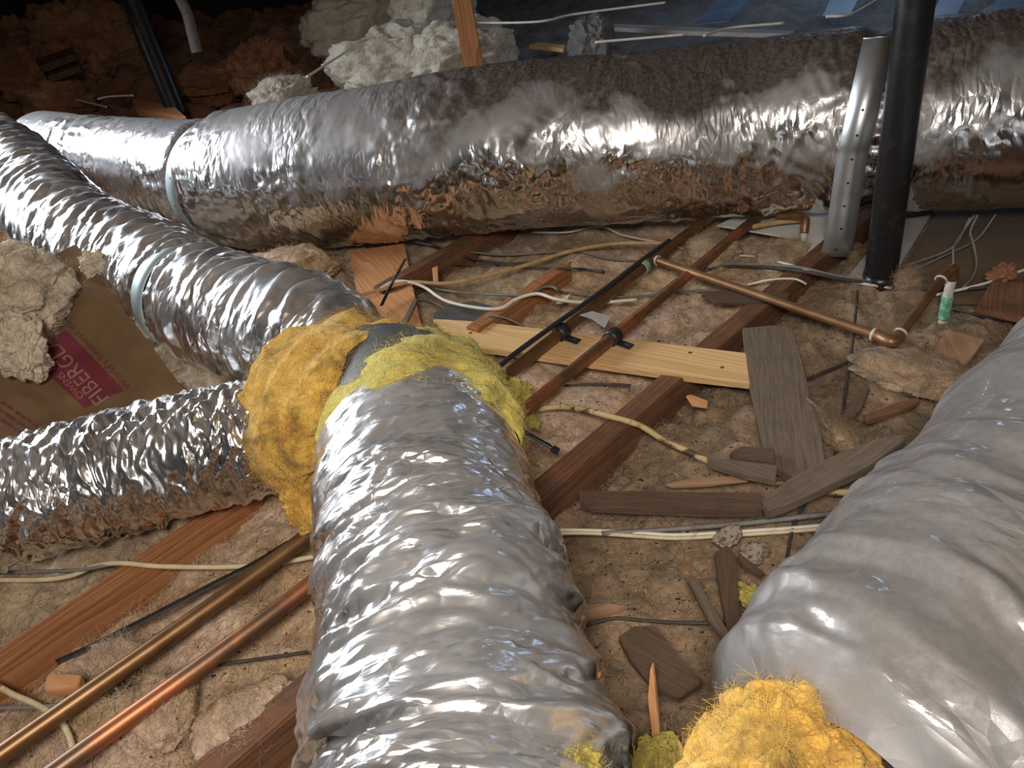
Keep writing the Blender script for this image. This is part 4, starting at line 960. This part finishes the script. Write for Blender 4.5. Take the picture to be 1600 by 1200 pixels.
for pix, r, m, lab in (([(630, 374), (700, 388), (780, 398), (870, 393), (905, 392), (945, 403), (1000, 408)], .0035, 'wire_grey', 'grey wire just under the trunk duct bottom'),
                       ([(665, 378), (720, 400), (790, 412), (830, 418), (900, 420), (945, 425)], .004, 'wire_dark', 'dark wire crossing below the tan cable'),
                       ([(570, 382), (585, 400), (605, 412), (680, 413), (760, 413), (830, 410)], .003, 'wire_dark', 'thin dark wire curling over the sunlit orange board'),
                       ([(590, 466), (650, 449), (690, 453), (730, 458), (820, 461), (848, 449), (868, 449), (880, 457), (960, 464), (1010, 462), (1080, 455), (1160, 453)], .0035, 'wire_green', 'greenish grey wire beside the wavy white cable'),
                       ([(560, 466), (645, 467), (672, 471), (700, 485), (720, 495), (740, 498), (765, 493), (790, 497), (820, 510)], .0028, 'wire_grey', 'thin grey wire looping over the dark scrap sheet'),
                       ([(1095, 425), (1130, 416), (1200, 418), (1260, 425), (1320, 437), (1400, 446)], .005, 'wire_dark', 'dark cable running to the foot of the thick vent pipe'),
                       ([(1110, 412), (1180, 413), (1250, 418), (1310, 432), (1370, 442)], .004, 'wire_grey', 'grey cable alongside the dark cable near the vent pipe'),
                       ([(915, 977), (960, 966), (1000, 969), (1060, 973), (1130, 972), (1195, 958)], .0028, 'wire_dark', 'thin dark wire spanning between centre and right ducts near the bottom'),
                       ([(1222, 914), (1230, 870), (1240, 822), (1256, 790), (1275, 765)], .0032, 'wire_dark', 'short dark wire curving up beside the right duct'),
                       ([(1296, 740), (1308, 700), (1318, 640), (1326, 580), (1334, 520), (1340, 455)], .0032, 'wire_dark', 'dark wire winding through the wool right of the widest plank'),
                       ([(1245, 600), (1290, 580), (1340, 560), (1385, 548)], .003, 'wire_dark', 'thin dark wire reaching the copper elbow'),
                       ([(845, 607), (890, 602), (940, 600), (985, 602)], .003, 'wire_dark', 'thin dark wire just below the pine board'),
                       ([(160, 1083), (240, 1060), (330, 1041), (480, 1019)], .003, 'wire_dark', 'thin dark wire under the two near copper pipes'),
                       ([(-20, 1106), (30, 1106), (80, 1103), (120, 1094)], .0035, 'wire_grey', 'short grey wire at the left edge by the copper pipe'),
                       ([(-20, 896), (60, 893), (130, 890), (200, 876)], .0035, 'wire_grey', 'grey wire beside the cream cable at the left edge'),
                       ([(940, 834), (1020, 829), (1100, 823), (1200, 814), (1335, 798)], .0048, 'wire_grey', 'flat grey cable above the cream pair between the near ducts'),
                       ([(1480, 480), (1530, 492), (1600, 505), (1650, 512)], .003, 'wire_dark', 'thin dark wire crossing the square tan block corner')):
    cable('old_wire', pix, r, M[m], lab, 'wire', group=G_D)
cable('white_wire', [(1168, 445), (1205, 437), (1242, 436), (1260, 444)], .003, M['wire_white'], 'short bent white wire above the thin copper branch', 'wire')
cable('cream_cable', [(-20, 906), (60, 906), (110, 900), (150, 884), (190, 880), (250, 885), (350, 886), (430, 880), (500, 868)], .0048, M['wire_cream'], 'cream cable lying over the reddish joist at left', group=G_C)
cable('cream_cable', [(-20, 1062), (20, 1085), (55, 1100), (90, 1122), (108, 1150), (118, 1190)], .005, M['wire_cream'], 'short cream cable curling in the lower left corner', group=G_C)
cable('cloth_cable', [(835, 640), (870, 636), (900, 638), (950, 650), (1000, 665), (1040, 690), (1075, 705), (1105, 720), (1160, 740), (1205, 752), (1280, 767), (1330, 769), (1370, 764)], .0065, M['wire_old'], 'tan old cable with dark blotches winding across the dark joist', group=G_C)
cable('cream_cable', [(855, 828), (920, 829), (1000, 833), (1060, 836), (1150, 831), (1240, 825), (1320, 818)], .0038, M['wire_white'], 'upper strand of the cream wire pair between the near ducts', group=G_C)
cable('cream_cable', [(855, 834), (920, 833), (1000, 838), (1060, 841), (1150, 836), (1240, 830), (1320, 823)], .0038, M['wire_cream'], 'lower strand of the cream wire pair between the near ducts', group=G_C)
cable('black_tube', [(762, 590), (800, 556), (870, 505), (940, 455), (1005, 405), (1046, 376)], .0062, M['black'], 'thin black tube running alongside the left copper pipe', 'tube', zs=[.06, .06, .06, .058, .055, .05])
so, _, _ = strip('black_strap', [tuple(gp(x, y, .030)) for x, y in ((88, 1034), (160, 1000), (250, 955), (340, 908), (400, 878), (452, 846))], .017, M['black'], (0.7, -0.7, 0.25), .003)
tag(so, 'flat black strap lying between the reddish joist and copper pipe', 'strap')
ZT = empty('zip_tie', tuple(at(868, 702, .0)))
za, zb = at(806, 668, .07), at(862, 700, .035)
zo, _, _ = strip('tail', [tuple(za), tuple(za.lerp(zb, .5)), tuple(zb)], .009, M['black'], (0.3, .9, .2), .003); under(ZT, zo)
Mx, L = frame_from(zb, zb + (zb - za).normalized() * .016); under(ZT, box_mesh('head', M['black'], None, Mx, L, .015, .010, .002))
tag(ZT, 'black zip tie end poking out from the centre duct', 'zip tie', 'black zip ties')
so, _, _ = strip('zip_tie', [tuple(at(596, 478, .20)), tuple(dep(614, 440, 1.72)), tuple(dep(633, 404, 1.75))], .0085, M['black'], (1, .3, 0), .002)
tag(so, 'black zip tie tail sticking up in front of the sunlit orange board', 'zip tie', 'black zip ties')
# thin wires dropping at the far right
G_L = 'thin grey wires at the brown panel'
for pix, zs, lab in (([(1395, 420), (1440, 407), (1490, 385), (1516, 340)], [.01, .012, .03, .10], 'grey wire rising to the trunk duct, leftmost of the bunch'),
                     ([(1410, 432), (1470, 402), (1525, 375), (1556, 335)], [.01, .012, .02, .08], 'grey wire rising at the right of the bunch'),
                     ([(1490, 414), (1491, 385), (1505, 362), (1523, 336)], [.11, .10, .10, .11], 'pale wire dropping onto the copper riser'),
                     ([(1505, 450), (1520, 432), (1526, 410), (1521, 380), (1516, 362), (1528, 336)], [.01, .012, .02, .04, .06, .10], 'looping grey wire over the brown panel')):
    cable('thin_wire', pix, .0025, M['wire_grey'], lab, 'wire', zs=zs, group=G_L)
cable('white_wire', [(1462, 461), (1512, 450), (1555, 438), (1610, 418)], .0035, M['wire_white'], 'white wire crossing the brown panel at right', 'wire', zs=[.01, .01, .012, .02])
cable('old_wire', [(1440, 452), (1500, 452), (1560, 446), (1620, 434)], .004, M['wire_dark'], 'dark wire crossing the brown panel at right', 'wire', zs=[.008, .008, .01, .012], group=G_D)
p = at(1568, 428, .02); tuft('insulation_tuft', (p.x, p.y, p.z), (.035, .025, .022), M['wool_rust'], 'small salmon tuft at the right edge on the brown panel', 281, 0.3, 200, .008, nu=70, nv=50)
# far wires
G_Z = 'pale wires in the far background'
for pix, z, lab in (([(480, 120), (530, 88), (560, 72), (625, 60)], .30, 'pale wire crossing the white clumps left of the brace'),
                    ([(740, 36), (840, 34), (900, 22), (1040, 4)], .30, 'pale wire at the top edge right of the brace'),
                    ([(930, 66), (1000, 60), (1070, 54)], .24, 'pale wire just above the trunk duct'),
                    ([(1100, 56), (1140, 44), (1225, 36)], .24, 'short pale wire over the long lath'),
                    ([(1290, 26), (1330, 22), (1375, -2)], .30, 'pale wire at the top edge left of the vent pipe'),
                    ([(120, 156), (145, 162), (166, 167)], .14, 'short white wire end in the dark upper left'),
                    ([(152, 155), (170, 151), (208, 149)], .16, 'thin pale wire leading to the timber offcut')):
    cable('far_wire', pix, .006, M['wire_white'], lab, 'wire', zs=[z] * len(pix), group=G_Z)

# ------------------------------------------------------------------ litter too small to pick apart
def litter(name, n, mat, lo, hi, seed, label, cat, regions):
    rg = np.random.default_rng(seed); V = []; Fc = []
    xs = []; 
    for cx, cy, sx, sy, w in regions:
        k = int(n * w); xs.append(np.stack([rg.normal(cx, sx, k), rg.normal(cy, sy, k)], 1))
    P = np.vstack(xs); z = ground(P[:, 0], P[:, 1])
    cube = np.array([(-1,-1,-1),(1,-1,-1),(1,1,-1),(-1,1,-1),(-.8,-.7,1),(.7,-.8,1),(.8,.8,1),(-.7,.7,1)], float)
    q = np.array([(3,2,1,0),(4,5,6,7),(0,1,5,4),(1,2,6,5),(2,3,7,6),(3,0,4,7)])
    for i, (x, y) in enumerate(P):
        s = rg.uniform(lo, hi); dims = np.array([s, s * rg.uniform(.15, .5), s * rg.uniform(.1, .3)])
        e = Matrix.Rotation(rg.uniform(0, 6.28), 3, 'Z') @ Matrix.Rotation(rg.normal(0, .35), 3, 'Y')
        V.append((cube * dims) @ np.array(e).T + np.array([x, y, z[i] + dims[2] * .8])); Fc.append(q + 8 * i)
    o = link_mesh(name, np.vstack(V), np.vstack(Fc), mat, None, None, False); return tag(o, label, cat, None, 'stuff')
REG = [(0.45, 1.35, .28, .25, .5), (0.15, 0.85, .12, .2, .25), (0.75, 1.6, .2, .2, .25)]
litter('wood_shavings', 1800, M['chip'], .0012, .0048, 1, 'tiny tan wood shavings sprinkled over the brown insulation', 'shavings', REG)
litter('dark_crumbs', 1800, M['dropping'], .0012, .0042, 2, 'tiny black crumbs and droppings scattered over the insulation', 'crumbs', REG + [(-0.5, 0.95, .22, .2, .18)])
